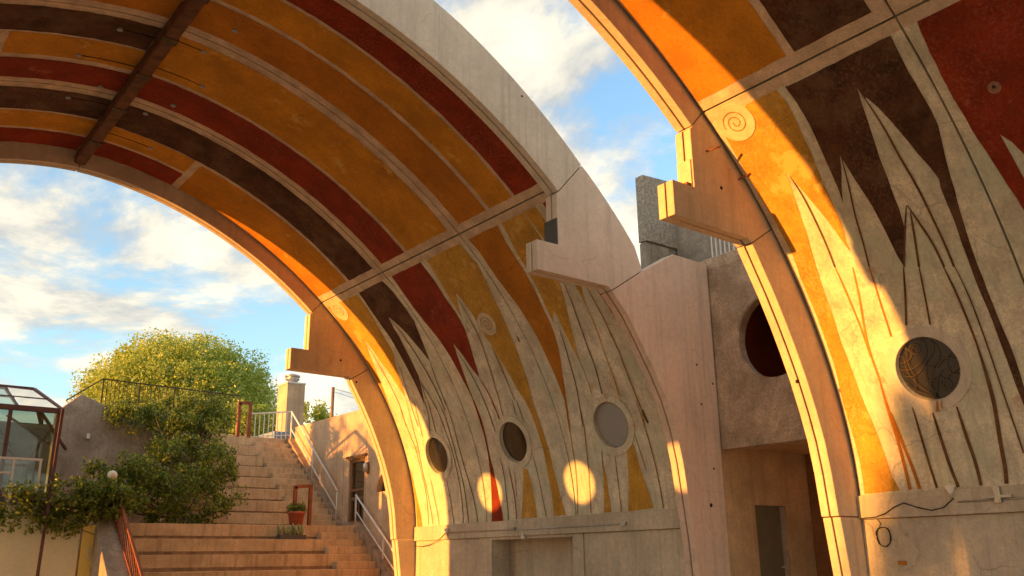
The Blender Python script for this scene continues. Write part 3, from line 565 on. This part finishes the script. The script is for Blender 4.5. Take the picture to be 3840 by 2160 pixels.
M['rustrun'] = surf_mat('rust_run', (.50, .20, .03), .25, 9, bump=0, grain=.4)
ribbon('rust_run', [(6.06, 1.175), (6.075, 1.10), (6.09, 1.03)], .035, .026, 1, 'rustrun', near_v, 3); ribbon('rust_run', [(6.0, 1.18), (6.015, 1.12), (6.02, 1.06)], .02, .026, 1, 'rustrun', near_v, 3)
slab('patch', circ(3.96, 4.84, .075, 18), [], .012, None, 1, 'redfade', near_v); slab('tie_hole', circ(3.96, 4.85, .022, 12), [], .015, None, 1, 'cable', near_v)
tube('thin_conduit', [(12.31, 10.432, 2.44), (12.36, 10.432, 1.3), (12.40, 10.432, 0.1)], .012, 'rib', far_v); tube('tie_hole', [(12.31, 10.44, 2.48), (12.31, 10.416, 2.48)], .035, 'cable', far_v, 10)
ribbon('scar', [(13.86, 3.75), (13.855, 3.68), (13.86, 3.62)], .03, .012, 1, 'dark', far_v, 3)

# ------------------------------------------------------------------ fittings on the ledges
def spot(loc, label, sc=1.0):
    t = thing('spotlight', label, 'spotlight', loc, 'floodlights on the ledges'); x, y, z = loc
    lathe('lamp_head', [(.02, -.05), (.035, -.02), (.065, .05), (.07, .06), (.03, .062)], (x-.03, y, z+.0), 'lampwhite', t, 14)
    tube('lamp_arm', [(x-.03, y, z-.04), (x-.02, y, z-.09), (x+.05, y, z-.12)], .014, 'metal', t)
    return t
spot((12.05, 6.12, 2.43), 'white floodlight on the ledge beneath the grilled porthole')
spot((12.04, 18.05, 2.30), 'small white floodlight on the ledge at the end of the far conduit')
c = thing('conduit', 'thin steel conduit run along the ledge of the far vault', 'conduit', (12.05, 15, 2.2))
tube('pipe', [(12.04, 18.0, 2.265), (12.04, 15.2, 2.25), (12.04, 12.3, 2.24)], .013, 'metal', c); box('junction_box', (12.0, 12.2, 2.22), (12.056, 12.33, 2.28), 'metal', c); box('junction_box', (12.0, 15.5, 2.24), (12.056, 15.6, 2.30), 'metal', c)
c = thing('conduit', 'thin steel conduit run along the ledge beneath the grilled porthole', 'conduit', (12.05, 5.4, 2.27))
tube('pipe', [(12.04, 6.05, 2.28), (12.04, 4.9, 2.28), (12.04, 3.0, 2.28)], .012, 'metal', c); box('junction_box', (12.0, 5.48, 2.24), (12.056, 5.56, 2.44), 'metal', c); box('clip', (12.01, 5.35, 2.30), (12.056, 5.66, 2.33), 'metal', c)
t = thing('bulkhead_bulb', 'small bare bulb hanging from the lintel of the far doorway', 'bulb', (12.03, 15.24, 2.1))
lathe('bulb', [(.012, -.09), (.05, -.06), (.05, -.03), (.022, .0), (.02, .05)], (12.03, 15.24, 2.13), 'lampwhite', t, 12)
def cab(name, label, pts, r=.008):
    o = tube(name, pts, r, 'cable', None, 5); return tag(o, label, 'cable')
cab('power_cable', 'black cable looping below the floodlight of the grilled porthole wall', [(12.04, 6.1, 2.33), (12.04, 6.25, 2.22), (12.04, 6.42, 2.19), (12.04, 6.62, 2.24), (12.04, 6.8, 2.31), (12.04, 6.95, 2.26), (12.045, 7.1, 2.18), (12.05, 7.25, 2.14), (12.05, 7.5, 2.13)])
V = []
pts = [(12.10, 7.2+.11*math.cos(i*.45)+.012*math.sin(i*1.3), 1.88+.13*math.sin(i*.45)+.01*math.cos(i*.9)) for i in range(44)]+[(12.10, 7.22, 2.05), (12.09, 7.27, 2.13)]
cab('cable_coil', 'small coil of thin black wire hung on the wall beside the rib', pts, .006)
cab('lamp_lead', 'thin lead sagging from the far ledge floodlight to the rib', [(12.03, 18.1, 2.28), (12.05, 18.4, 2.14), (12.06, 18.8, 2.02), (12.06, 19.2, 1.98), (12.06, 19.55, 2.0)])
tag(box('wall_plaque', (12.10, 6.92, 1.495), (12.122, 7.04, 1.545), 'rustrun', None, .003), 'small orange brown plaque screwed to the wall below the coil', 'plaque')

# ------------------------------------------------------------------ building between the vaults
b = thing('passage_building', 'stucco building with a big round opening between the two vaults', 'building', (14, 9.5, 0))
def wall_x(name, x0, x1, outline, holes, mat, par, bevel=0):
    loops = [outline]+holes; flat = [p for l in loops for p in l]; n = len(flat)
    tri = tessellate_polygon([[Vector((p[0], p[1], 0)) for p in l] for l in loops])
    V = [(x0, p[0], p[1]) for p in flat]+[(x1, p[0], p[1]) for p in flat]; F = [tuple(t) for t in tri]+[tuple(i+n for i in t) for t in tri]
    k = 0
    for l in loops:
        m = len(l); F += [(k+i, k+(i+1) % m, n+k+(i+1) % m, n+k+i) for i in range(m)]; k += m
    return link(name, mesh(name, V, F), mat, par)
wall_x('wall', 12.72, 12.95, [(6.0, 3.5), (10.43, 3.5), (10.43, 6.74), (6.0, 6.74)], [list(reversed(circ(9.15, 5.27, .76, 40)))], 'stucco', b)
wall_x('opening_rim', 12.735, 12.80, circ(9.15, 5.27, .765, 40), [list(reversed(circ(9.15, 5.27, .735, 40)))], 'stucco', b)
box('roof_slab', (12.715, 6.0, 6.742), (17, 11.98, 6.97), 'stucco', b)
box('drip_edge', (12.70, 8.0, 3.44), (12.96, 10.42, 3.498), 'stucco', b)
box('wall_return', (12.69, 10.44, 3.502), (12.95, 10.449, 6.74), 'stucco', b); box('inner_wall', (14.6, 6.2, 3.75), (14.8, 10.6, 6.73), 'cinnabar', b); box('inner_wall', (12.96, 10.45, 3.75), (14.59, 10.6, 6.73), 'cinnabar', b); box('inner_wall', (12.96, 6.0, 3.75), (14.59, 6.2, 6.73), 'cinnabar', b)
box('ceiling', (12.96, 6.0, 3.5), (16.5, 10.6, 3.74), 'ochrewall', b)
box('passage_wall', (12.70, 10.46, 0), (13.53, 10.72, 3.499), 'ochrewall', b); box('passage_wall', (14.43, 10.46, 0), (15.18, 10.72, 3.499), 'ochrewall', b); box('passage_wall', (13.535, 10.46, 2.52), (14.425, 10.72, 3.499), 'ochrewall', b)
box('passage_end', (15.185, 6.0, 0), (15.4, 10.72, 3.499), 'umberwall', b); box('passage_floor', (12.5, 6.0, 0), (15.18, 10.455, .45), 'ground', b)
dr = box('door', (13.54, 10.52, .455), (14.42, 10.56, 2.515), 'door', b)
box('door_frame', (14.30, 10.49, .455), (14.42, 10.519, 2.51), 'silt', b)
tube('door_knob', [(14.22, 10.53, 1.45), (14.22, 10.45, 1.45)], .025, 'metal', dr, 10)
t = thing('roof_railing', 'white bar railing on the roof edge above the round opening', 'railing', (12.8, 9.7, 6.97))
box('bottom_rail', (12.80, 8.6, 6.98), (12.84, 10.40, 7.01), 'white', t); box('top_rail', (12.80, 8.6, 7.98), (12.84, 10.40, 8.02), 'white', t)
for i in range(18): box('baluster', (12.81, 10.36-i*.1, 7.005), (12.83, 10.38-i*.1, 7.985), 'white', t)
t = thing('stair_tower', 'grey pebble dashed tower block rising above the passage roof', 'tower', (14, 13, 6.9))
prism('tower_top', [(12.79, 7.83), (17, 7.83), (17, 9.55), (12.79, 9.28)], 'y', 12, 12.22, 'pebble', t, .01)
box('tower_base', (12.95, 12.06, 6.0), (17, 12.21, 7.828), 'pebble', t); box('corner_post', (12.80, 12.03, 6.0), (12.945, 12.2, 7.80), 'silt', t); box('smooth_panel', (12.96, 12.03, 6.9), (13.45, 12.058, 7.8), 'silt', t)
box('screen_wall', (13.7, 8.6, 6.98), (13.9, 12.0, 8.4), 'silt', t)
tag(tube('drain_pipe', [(14.1, 11.93, 9.0), (13.94, 11.93, 8.38), (13.72, 11.93, 7.55), (13.6, 11.93, 6.96)], .045, 'bluegrey', None, 10), 'slanting blue grey drain pipe against the pebble dashed tower', 'drain pipe')
tag(box('roof_shed', (13.95, 13.4, 5.5), (17.5, 16, 7.9), 'green', None, .02), 'low cream roof shed just showing behind the pebble dashed tower', 'shed')
# ------------------------------------------------------------------ ground
def sheet(name, x0, x1, y0, y1, z, mat): return struct(link(name, mesh(name, [(x0, y0, z), (x1, y0, z), (x1, y1, z), (x0, y1, z)], [(0, 1, 2, 3)]), mat))
sheet('ground', -900, 900, -900, 900, -.02, 'earth')
sheet('pavement', -14, 12.6, -12, 24, 0, 'ground')
struct(box('terrace', (-2, 28.75, -.01), (60, 120, 5.56), 'earth')); struct(box('terrain', (13.5, 15, -.01), (60, 28.74, 4.6), 'earth'))

# ------------------------------------------------------------------ stairs
st = thing('stairway', 'wide sandy concrete stairway of seat steps climbing beyond the far vault', 'stairs', (9.3, 24, 0))
Z = {}; Yk = {}
for k in range(-7, 23):
    if k <= 6: Z[k] = 2.62-.19*(6-k); Yk[k] = 23.43-.25*(6-k)
    else: Z[k] = 2.81+.186*(k-7); Yk[k] = 24.58+.257*(k-7)
for k in range(-6, 23, 2):
    yend = Yk[k+2]+.12 if k+2 in Yk else 28.76
    x0 = 6.2 if k <= 6 else 7.7
    lip = box('seat_step', (x0, Yk[k], Z[k]-.30), (12.5, yend, Z[k]), 'steps', st, .012)
    box('step_riser', (x0, Yk[k]+.038, max(Z[k]-.40, 0)), (12.5, yend, Z[k]-.302), 'stepsdark', lip)  # darker riser colour: the shade line under the lip is put into it
    if k-1 in Yk: box('half_step', (11.36, Yk[k-1], Z[k-1]-.188), (12.5, Yk[k]+.045, Z[k-1]), 'steps', st, .01)
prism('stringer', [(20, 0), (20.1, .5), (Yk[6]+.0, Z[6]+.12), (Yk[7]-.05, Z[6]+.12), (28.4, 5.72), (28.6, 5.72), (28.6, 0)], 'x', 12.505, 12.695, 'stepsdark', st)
prism('ramp_wall', [(20.2, 0), (20.2, .35), (23.2, 2.72), (23.9, 2.9), (23.9, 0)], 'x', 5.55, 6.19, 'silt', st, .02)
# ------------------------------------------------------------------ wall beside the stairs
b = thing('stair_building', 'sand coloured stucco building along the stairway with a wooden screen door', 'building', (12.8, 24, 0))
wall_x('wall', 12.70, 13.0, [(19.9, 0), (28.25, 0), (28.25, 5.98), (19.9, 5.94)], [list(reversed([(23.33, 2.66), (24.28, 2.66), (24.28, 4.55), (23.33, 4.55)])), list(reversed([(22.62-1.2, 3.5), (22.62, 3.5)]+[(22.02+.6*math.cos(i*math.pi/16), 3.5+.58*math.sin(i*math.pi/16)) for i in range(1, 16)]))], 'adobe', b)
for yy in (23.25, 24.62): box('wall_joint', (12.697, yy, 3.2), (12.7035, yy+.02, 5.9), 'stepsdark', b)
fr = box('window_pane', (12.86, 21.4, 3.48), (12.88, 22.64, 4.1), 'darkglass', b)
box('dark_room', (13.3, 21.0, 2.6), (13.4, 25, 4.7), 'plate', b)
dr = thing('screen_door_frame', '', '') if 0 else None
d = box('door', (12.80, 23.38, 2.68), (12.83, 24.23, 4.52), 'darkglass', b)
for nm, lo, hi in (('stile', (12.74, 23.34, 2.67), (12.80, 23.44, 4.54)), ('stile', (12.74, 24.17, 2.67), (12.80, 24.27, 4.54)), ('rail', (12.745, 23.44, 2.67), (12.795, 24.17, 2.80)), ('rail', (12.745, 23.44, 3.36), (12.795, 24.17, 3.45)), ('rail', (12.745, 23.44, 3.62), (12.795, 24.17, 3.68)), ('rail', (12.745, 23.44, 4.44), (12.795, 24.17, 4.54)), ('stile', (12.75, 23.72, 2.80), (12.79, 23.76, 3.36)), ('stile', (12.75, 23.94, 2.80), (12.79, 23.98, 3.36))): box(nm, lo, hi, 'wood', d)
box('door_hood', (12.62, 23.2, 4.57), (12.72, 24.4, 4.63), 'wood', b)
box('threshold', (12.50, 23.3, 2.62), (12.76, 24.55, 2.655), 'steps', b)
t = thing('wall_lantern', 'small metal wall lantern beside the screen door', 'lantern', (12.66, 23.1, 4.1)); box('backplate', (12.66, 23.06, 4.05), (12.70, 23.16, 4.38), 'wood', t); lathe('lantern_body', [(.03, 0), (.07, .02), (.08, .2), (.03, .28)], (12.6, 23.11, 4.08), 'metal', t, 10)
def rail(label, a, bq, low=.42, posts=2):
    t = thing('handrail', label, 'handrail', (12.58, a[1], a[2]-.9), 'white handrails along the stair wall')
    a = Vector(a); bq = Vector(bq); dz = Vector((0, 0, -low))
    tube('top_rail', [a, bq], .028, 'white', t, 8); tube('lower_rail', [a+dz, bq+dz], .02, 'white', t, 8)
    for i in range(posts):
        p = a.lerp(bq, (i+.02)/(posts-1+.04)); tube('post', [p, p-Vector((0, 0, .92))], .022, 'white', t, 8)
    return t
rail('long white tubular handrail up the flight above the screen door', (12.56, 28.25, 6.49), (12.56, 24.68, 3.66), .55, 3)
rail('white tubular handrail down the flight below the screen door', (12.56, 23.55, 3.48), (12.56, 20.3, 1.12), .42, 3)
# ------------------------------------------------------------------ frames, fence and rails on the stairs
def portal(label, x0, x1, y0, z0, z1, s=.09):
    t = thing('handrail_stand', label, 'railing', ((x0+x1)/2, y0, z0), 'rusty steel frames on the stairs')
    box('upright', (x0, y0, z0), (x0+s, y0+s, z1-.001), 'rust', t, .005); box('upright', (x1-s, y0, z0), (x1, y0+s, z1+.06), 'rust', t, .005)
    bar('crossbar', (x0, y0+s/2, z1-.02), (x1-s, y0+s/2, z1+.03), s, s, 'rust', t)
portal('rusty steel frame standing beside the potted plant on the landing', 10.72, 11.26, 23.62, 2.62, 3.66)
portal('rusty steel frame at the head of the stairs by the iron fence', 10.80, 11.26, 28.42, 5.56, 6.66, .1)
t = thing('iron_fence', 'dark iron bar fence on the terrace above the vine covered wall', 'fence', (9, 29, 5.56))
bar('top_rail', (6.74, 29.0, 7.08), (11.05, 29.0, 6.98), .035, .035, 'fence', t); bar('bottom_rail', (6.74, 29.0, 5.86), (11.05, 29.0, 5.72), .03, .03, 'fence', t); bar('top_rail', (5.75, 28.8, 6.3), (6.74, 29.0, 7.08), .035, .035, 'fence', t)
for i in range(37): x = 6.76+i*.119; bar('baluster', (x, 29, 5.60), (x, 29, 7.06-.0232*(x-6.74)), .016 if i % 9 else .035, .016 if i % 9 else .035, 'fence', t)
t = thing('terrace_railing', 'white bar railing at the head of the stairs before the chimney', 'railing', (12.2, 28.8, 5.56))
bar('top_rail', (11.45, 28.95, 6.42), (12.58, 28.3, 6.50), .045, .045, 'white', t); bar('bottom_rail', (11.45, 28.95, 5.66), (12.58, 28.3, 5.72), .03, .03, 'white', t)
for i in range(10): f = i/9; x = 11.45+1.13*f; y = 28.95-.65*f; bar('baluster', (x, y, 5.56), (x, y, 6.42+.08*f), .022, .022, 'white', t)
t = thing('chimney', 'pale square chimney with a round metal cowl behind the stair wall', 'chimney', (13.3, 30, 4.6))
box('stack', (12.95, 29.6, 4.6), (13.62, 30.4, 7.72), 'pinkwall' if 'pinkwall' in M else 'adobe', t, .01)
box('chimney_top', (12.93, 29.58, 7.722), (13.64, 30.42, 7.78), 'white', t); lathe('cowl', [(.19, 0), (.19, .13), (.25, .14), (.25, .2), (.19, .21), (.19, .24), (.27, .25), (.27, .30), (.1, .36)], (13.3, 30, 7.78), 'metal', t, 18)
box('chimney_base', (12.4, 29.2, 5.3), (13.7, 30.5, 5.95), 'bluegrey', t, .01)
t = thing('utility_pole', 'thin brown utility pole with two wires above the stair wall', 'pole', (15.9, 32, 4.6)); tube('pole', [(15.9, 32, 4.6), (15.9, 32, 8.25)], .06, 'wood', t, 8)
for dz in (0, .12): tube('wire', [(15.9, 32, 8.2-dz), (18.5, 31.6, 7.7-dz*2), (22, 31, 7.5-dz*3)], .008, 'cable', t, 4)
# ------------------------------------------------------------------ potted plants
t = thing('potted_plant', 'leafy plant in a terracotta pot on the landing by the rusty frame', 'potted plant', (10.8, 23.55, 2.62))
lathe('pot', [(.17, 0), (.22, .3), (.25, .3), (.25, .36), (.2, .36), (.18, .3)], (10.8, 23.6, 2.62), 'terra', t, 20)
def leaves(name, centres, n, spread, size, mat, parent=None, up=.0, aspect=.55, flat=(1, 1, 1)):
    V = []; F = []
    for i in range(n):
        c, w_ = random.choice(centres); sp = spread*w_
        p = Vector([max(-1.5, min(1.5, random.gauss(0, 1)))*sp*f_ for f_ in flat])+Vector(c)
        d = Vector((random.gauss(0, 1), random.gauss(0, 1), random.gauss(up, 1))).normalized(); q = Vector((random.gauss(0, 1), random.gauss(0, 1), random.gauss(0, 1)))
        s = d.cross(q).normalized(); L = size*random.uniform(.6, 1.3); W = L*aspect; nrm = s.cross(d)
        b = len(V); V += [p-d*L*.5, p+s*W*.5+nrm*L*.1, p+d*L*.5, p-s*W*.5+nrm*L*.1]; F += [(b, b+1, b+2, b+3)]
    me = bpy.data.meshes.new(name); me.from_pydata([tuple(v) for v in V], [], F); me.update()
    return link(name, me, mat, parent)
leaves('foliage', [((10.8+random.uniform(-.35, .25), 23.6+random.uniform(-.15, .15), 3.05+random.uniform(-.04, .1)), 1) for i in range(9)], 420, .06, .11, 'leafvine', t, .8, .3)
t = thing('cactus_planter', 'dark planter box of pale upright cactus pads on the seat step', 'planter', (10.45, 23.1, 2.24))
box('planter_box', (10.1, 23.0, 2.245), (10.85, 23.25, 2.36), 'plate', t, .008)
for i in range(17):
    x = 10.14+.65*random.random(); y = 23.05+.15*random.random(); h = random.uniform(.16, .34); a = random.gauss(0, .28)
    P = [(x+math.sin(a)*h*f, y, 2.34+math.cos(a)*h*f) for f in (0, .3, .7, 1)]
    tube('cactus_pad', P, [.015, .045, .042, .012], 'leafsucc', t, 7)
# ------------------------------------------------------------------ left of the stairs
t = thing('stair_railing', 'rust coloured bar railing down the left side of the stairs', 'railing', (6.0, 22.5, 1.5))
bar('top_rail', (6.02, 23.35, 3.42), (6.12, 20.3, .95), .06, .05, 'rust', t); bar('bottom_rail', (6.0, 23.35, 2.85), (6.1, 20.3, .50), .05, .04, 'rust', t)
for i in range(24): f = i/23; x = 6.02+.1*f; y = 23.35-3.05*f; bar('baluster', (x, y, 2.85-2.35*f), (x, y, 3.42-2.47*f), .022, .022, 'rust', t)
t = thing('globe_lamp', 'white globe lamp on a thin post among the vines', 'lamp', (5.9, 23.3, 2.7)); tube('post', [(5.88, 23.3, 2.7), (5.88, 23.3, 3.6)], .025, 'rust', t, 8)
lathe('globe', [(.02, -.11)]+[(.115*math.sin(i*math.pi/12), -.115*math.cos(i*math.pi/12)) for i in range(2, 11)]+[(.02, .115)], (5.88, 23.3, 3.71), 'lampwhite', t, 20)
tag(prism('gable_wall', [(5.2, 2.0), (5.2, 5.7), (5.76, 6.23), (7.6, 5.5), (9.2, 4.85), (9.2, 2.0)], 'y', 27, 27.3, 'silt', None, .02), 'grey weathered concrete gable wall half covered by the vine', 'wall')
tag(box('vent_box', (6.02, 26.93, 5.0), (6.10, 26.999, 5.14), 'white', None, .005), 'tiny white wall light on the grey gable wall', 'wall light')
t = thing('plaster_wall', 'pale green plaster garden wall under the trailing vine', 'wall', (2, 23.2, 0)); box('wall', (-3, 23.1, 0), (5.28, 23.3, 2.95), 'green', t, .01); box('coping', (-3, 23.05, 2.952), (5.28, 23.35, 3.02), 'silt', t)
t = thing('yellow_door', 'narrow yellow painted door at the foot of the ramp wall', 'door', (5.3, 22.9, 0)); prism('panel', [(5.30, .0), (5.58, .0), (5.58, 2.55), (5.30, 2.5)], 'y', 22.96, 23.02, 'yellow', t); box('pull', (5.46, 22.93, 1.75), (5.49, 22.958, 2.05), 'metal', t)
tag(bar('steel_post', (4.42, 22.85, 0), (4.52, 22.85, 5.12), 0.06, .06, 'purple', None), 'tall rusty steel post at the corner of the greenhouse', 'post')
# greenhouse
g = thing('greenhouse', 'glazed lean-to greenhouse with purple brown steel frame above the garden wall', 'greenhouse', (2.5, 24.6, 3.0))
box('floor_beam', (-3, 23.9, 3.05), (4.72, 24.02, 3.25), 'purple', g); box('eave_beam', (-3, 23.9, 5.18), (4.75, 24.02, 5.30), 'purple', g)
bar('ridge_beam', (-3, 24.9, 5.86), (4.20, 24.9, 5.86), .1, .1, 'purple', g); bar('hip_rafter', (4.20, 24.9, 5.86), (4.72, 23.96, 5.26), .1, .1, 'purple', g); bar('hip_rafter', (4.2, 24.9, 5.86), (4.78, 26.6, 5.3), .1, .1, 'purple', g)
for x in (4.66, 3.62, 2.4, 1.2, 0, -1.2): bar('post', (x, 23.96, 3.0), (x, 23.96, 5.2), .08, .08, 'purple', g)
for x in (3.55, 2.7, 1.9, 1.1, .3, -.5, -1.3): bar('rafter', (x+.2, 23.96, 5.28), (x, 24.9, 5.86), .05, .06, 'purple', g)
bar('purlin', (-3, 24.4, 5.56), (4.45, 24.4, 5.56), .05, .05, 'purple', g)
bar('brace', (3.62, 24.5, 4.45), (4.15, 24.5, 3.95), .05, .05, 'wood', g); bar('brace', (4.15, 24.5, 3.95), (4.15, 24.5, 3.1), .06, .06, 'wood', g); bar('brace', (4.15, 24.5, 3.95), (4.65, 24.5, 4.9), .05, .05, 'wood', g)
for x0, x1 in ((3.66, 4.62), (2.44, 3.58), (1.24, 2.36), (.04, 1.16), (-1.16, -.04)): box('pane', (x0, 23.95, 3.26), (x1, 23.958, 5.17), 'tintglass', g)
for x0, x1 in ((2.74, 3.52), (1.94, 2.67), (1.14, 1.87), (.34, 1.07), (-.46, .27)):
    link('roof_pane', mesh('roof_pane', [(x0+.2, 23.97, 5.31), (x1+.2, 23.97, 5.31), (x1, 24.88, 5.89), (x0, 24.88, 5.89)], [(0, 1, 2, 3)]), 'tintglass', g)
link('roof_pane', mesh('roof_pane', [(3.8, 23.97, 5.31), (4.65, 23.97, 5.31), (4.15, 24.88, 5.88), (3.58, 24.88, 5.89)], [(0, 1, 2, 3)]), 'tintglass', g)
box('back_wall', (-3, 26.6, 2.5), (4.78, 26.8, 5.15), 'silt', g); box('floor', (-3, 24.03, 2.95), (4.7, 26.59, 3.04), 'silt', g)
for i in range(7): bar('glazing_bar', (-.4+i*.75, 23.99, 5.28), (-.75+i*.75, 24.9, 5.80), .025, .03, 'purple', g)
for i in range(6): bar('inner_truss', (-.6+i*.9, 26.2, 5.35), (.1+i*.9, 24.3, 4.5), .05, .05, 'purple', g)
for i in range(5): bar('inner_truss', (-1+i*1.3, 24.3, 5.4), (.2+i*1.3, 26.3, 4.6), .06, .06, 'purple', g)
t = thing('balcony_railing', 'white framed glass balustrade in front of the greenhouse', 'railing', (2.5, 23.2, 3.0))
bar('top_rail', (0, 23.2, 3.98), (4.3, 23.2, 3.98), .05, .05, 'white', t); bar('mid_rail', (0, 23.2, 3.66), (3.75, 23.2, 3.66), .04, .04, 'white', t)
for x in (4.27, 3.72, 2.4, 1.2, 0): bar('post', (x, 23.2, 3.0), (x, 23.2, 3.96), .045, .045, 'white', t)
box('glass_pane', (0, 23.215, 3.05), (4.25, 23.222, 3.95), 'glass', t)
t = thing('flower_trough', 'trough of red flowers on top of the green garden wall', 'planter', (3.3, 23.2, 3.02)); box('trough', (2.4, 23.0, 3.02), (3.62, 23.18, 3.12), 'plate', t); leaves('blossom', [((3.0+random.uniform(-.6, .55), 23.1, 3.16), 1) for i in range(12)], 260, .05, .07, 'terra', t)
# ------------------------------------------------------------------ vines, bush, trees
def blob(c, r, n, shell=.55):
    o = []
    for i in range(n):
        d = Vector((random.gauss(0, 1), random.gauss(0, 1), random.gauss(0, 1))).normalized()*random.uniform(shell, 1)**.6
        o.append(((c[0]+d.x*r[0], c[1]+d.y*r[1], c[2]+d.z*r[2]), random.uniform(.6, 1.3)))
    return o
def twigs(name, root, centres, n, mat, parent, r=.012):
    V = []; F = []
    for i in range(n):
        c = Vector(random.choice(centres)[0]); a = Vector(root); m = a.lerp(c, .55)+Vector((random.gauss(0, .15), random.gauss(0, .15), random.gauss(.1, .15)))
        v, f = tube_geo([a, m, c+Vector((random.gauss(0, .1), random.gauss(0, .1), .12))], [r*2, r*1.3, r*.5], 4); b = len(V); V += v; F += [tuple(i_+b for i_ in q) for q in f]
    return link(name, mesh(name, V, F), mat, parent)
t = thing('climbing_vine', 'dense green vine spilling over the steps and up the grey gable wall', 'vine', (8, 25, 2.7))
C = blob((7.75, 24.35, 3.35), (1.75, .75, .72), 60)+blob((8.3, 25.1, 4.2), (1.35, .9, .8), 50)+blob((8.6, 26.1, 5.0), (1.1, .8, .8), 40)+blob((8.6, 26.7, 5.75), (1.3, .6, .65), 36)+blob((7.2, 26.8, 5.75), (.9, .4, .4), 16)+blob((6.7, 24.0, 3.6), (.75, .5, .4), 20)+blob((6.0, 23.45, 3.2), (.75, .4, .35), 22)+blob((6.2, 23.9, 3.9), (.7, .4, .3), 12)+blob((9.2, 26.8, 6.0), (.9, .5, .5), 14)
leaves('foliage', C, 28000, .13, .10, 'leafvine', t, .5); twigs('branch', (8.2, 25.0, 2.8), C, 40, 'bark', t)
t = thing('trailing_vine', 'vine trailing over the top of the pale green wall past the globe lamp', 'vine', (5.2, 23, 2.8))
C = [((3.3+2.9*f, 22.85+random.gauss(0, .1), 2.82+.32*f+random.gauss(0, .2)), .8) for f in [random.random()**.6 for i in range(60)]]+blob((5.4, 23.0, 3.0), (.8, .35, .36), 30)+blob((4.9, 22.85, 2.62), (.55, .12, .22), 9)+blob((3.7, 22.85, 2.72), (.35, .12, .22), 7)+blob((4.2, 22.9, 3.15), (.5, .15, .15), 7)
leaves('foliage', C, 3900, .12, .12, 'leafvine', t, -.2); twigs('branch', (6.1, 23.3, 2.9), C, 46, 'bark', t, .01)
def tree(label, base, crown, n, size, spread, mat='leaftree', trunk=.22, group=None):
    t = thing('tree', label, 'tree', base, group); C = []
    for c, r, k in crown: C += blob(c, r, k)
    leaves('crown', C, n, spread, size, mat, t)
    tc_ = Vector(crown[0][0]); bs = Vector(base)
    V, F = tube_geo([bs, bs.lerp(tc_, .35)+Vector((.15, 0, 0)), bs.lerp(tc_, .7), tc_], [trunk, trunk*.8, trunk*.55, trunk*.25], 9)
    for i in range(14):
        c = Vector(random.choice(C)[0]); a = bs.lerp(tc_, random.uniform(.45, .8)); v, f = tube_geo([a, a.lerp(c, .5)+Vector((0, 0, .3)), c], [trunk*.4, trunk*.25, trunk*.08], 5); b = len(V); V += v; F += [tuple(q+b for q in k) for k in f]
    link('trunk', mesh('trunk', V, F), 'bark', t)
tree('large round crowned tree rising behind the gable wall and fence', (14.5, 45, 5.56), [((14.25, 45, 8.85), (4.8, 4, 3.6), 650)], 130000, .15, .36)
tree('leafy shrub tree between the iron fence and the chimney', (13.6, 35, 5.0), [((13.2, 35, 6.6), (1.3, 1, 1.15), 40), ((14.4, 35, 6.9), (.8, .8, .9), 20)], 7000, .14, .2, 'leaftree', .1, 'shrub trees behind the stairs')
tree('small bushy tree right of the chimney above the stair wall', (16.2, 34, 4.6), [((15.9, 34, 7.0), (1.1, 1, .95), 40), ((17.0, 34, 6.7), (.8, .8, .7), 16)], 6000, .13, .18, 'leaftree', .1, 'shrub trees behind the stairs')
tree('tree standing out in the open beyond the far side of the gap between the vaults', (-45, 12.3, -.02), [((-45, 12.35, 5.5), (1.6, .85, 1.7), 40), ((-45, 12.6, 3.6), (1.8, 1.1, 2.0), 36)], 5200, .2, .22)
tree('unseen open crowned tree added in the yard to dapple the stair wall with shade', (-20, 28.0, -.02), [((-20, 28.0, 6.3), (2.2, 2.6, 1.7), 26), ((-20, 27.2, 4.6), (2.0, 1.6, 1.4), 12)], 700, .3, .5)  # out of view, sparse crown added to cast dapple on the stair wall
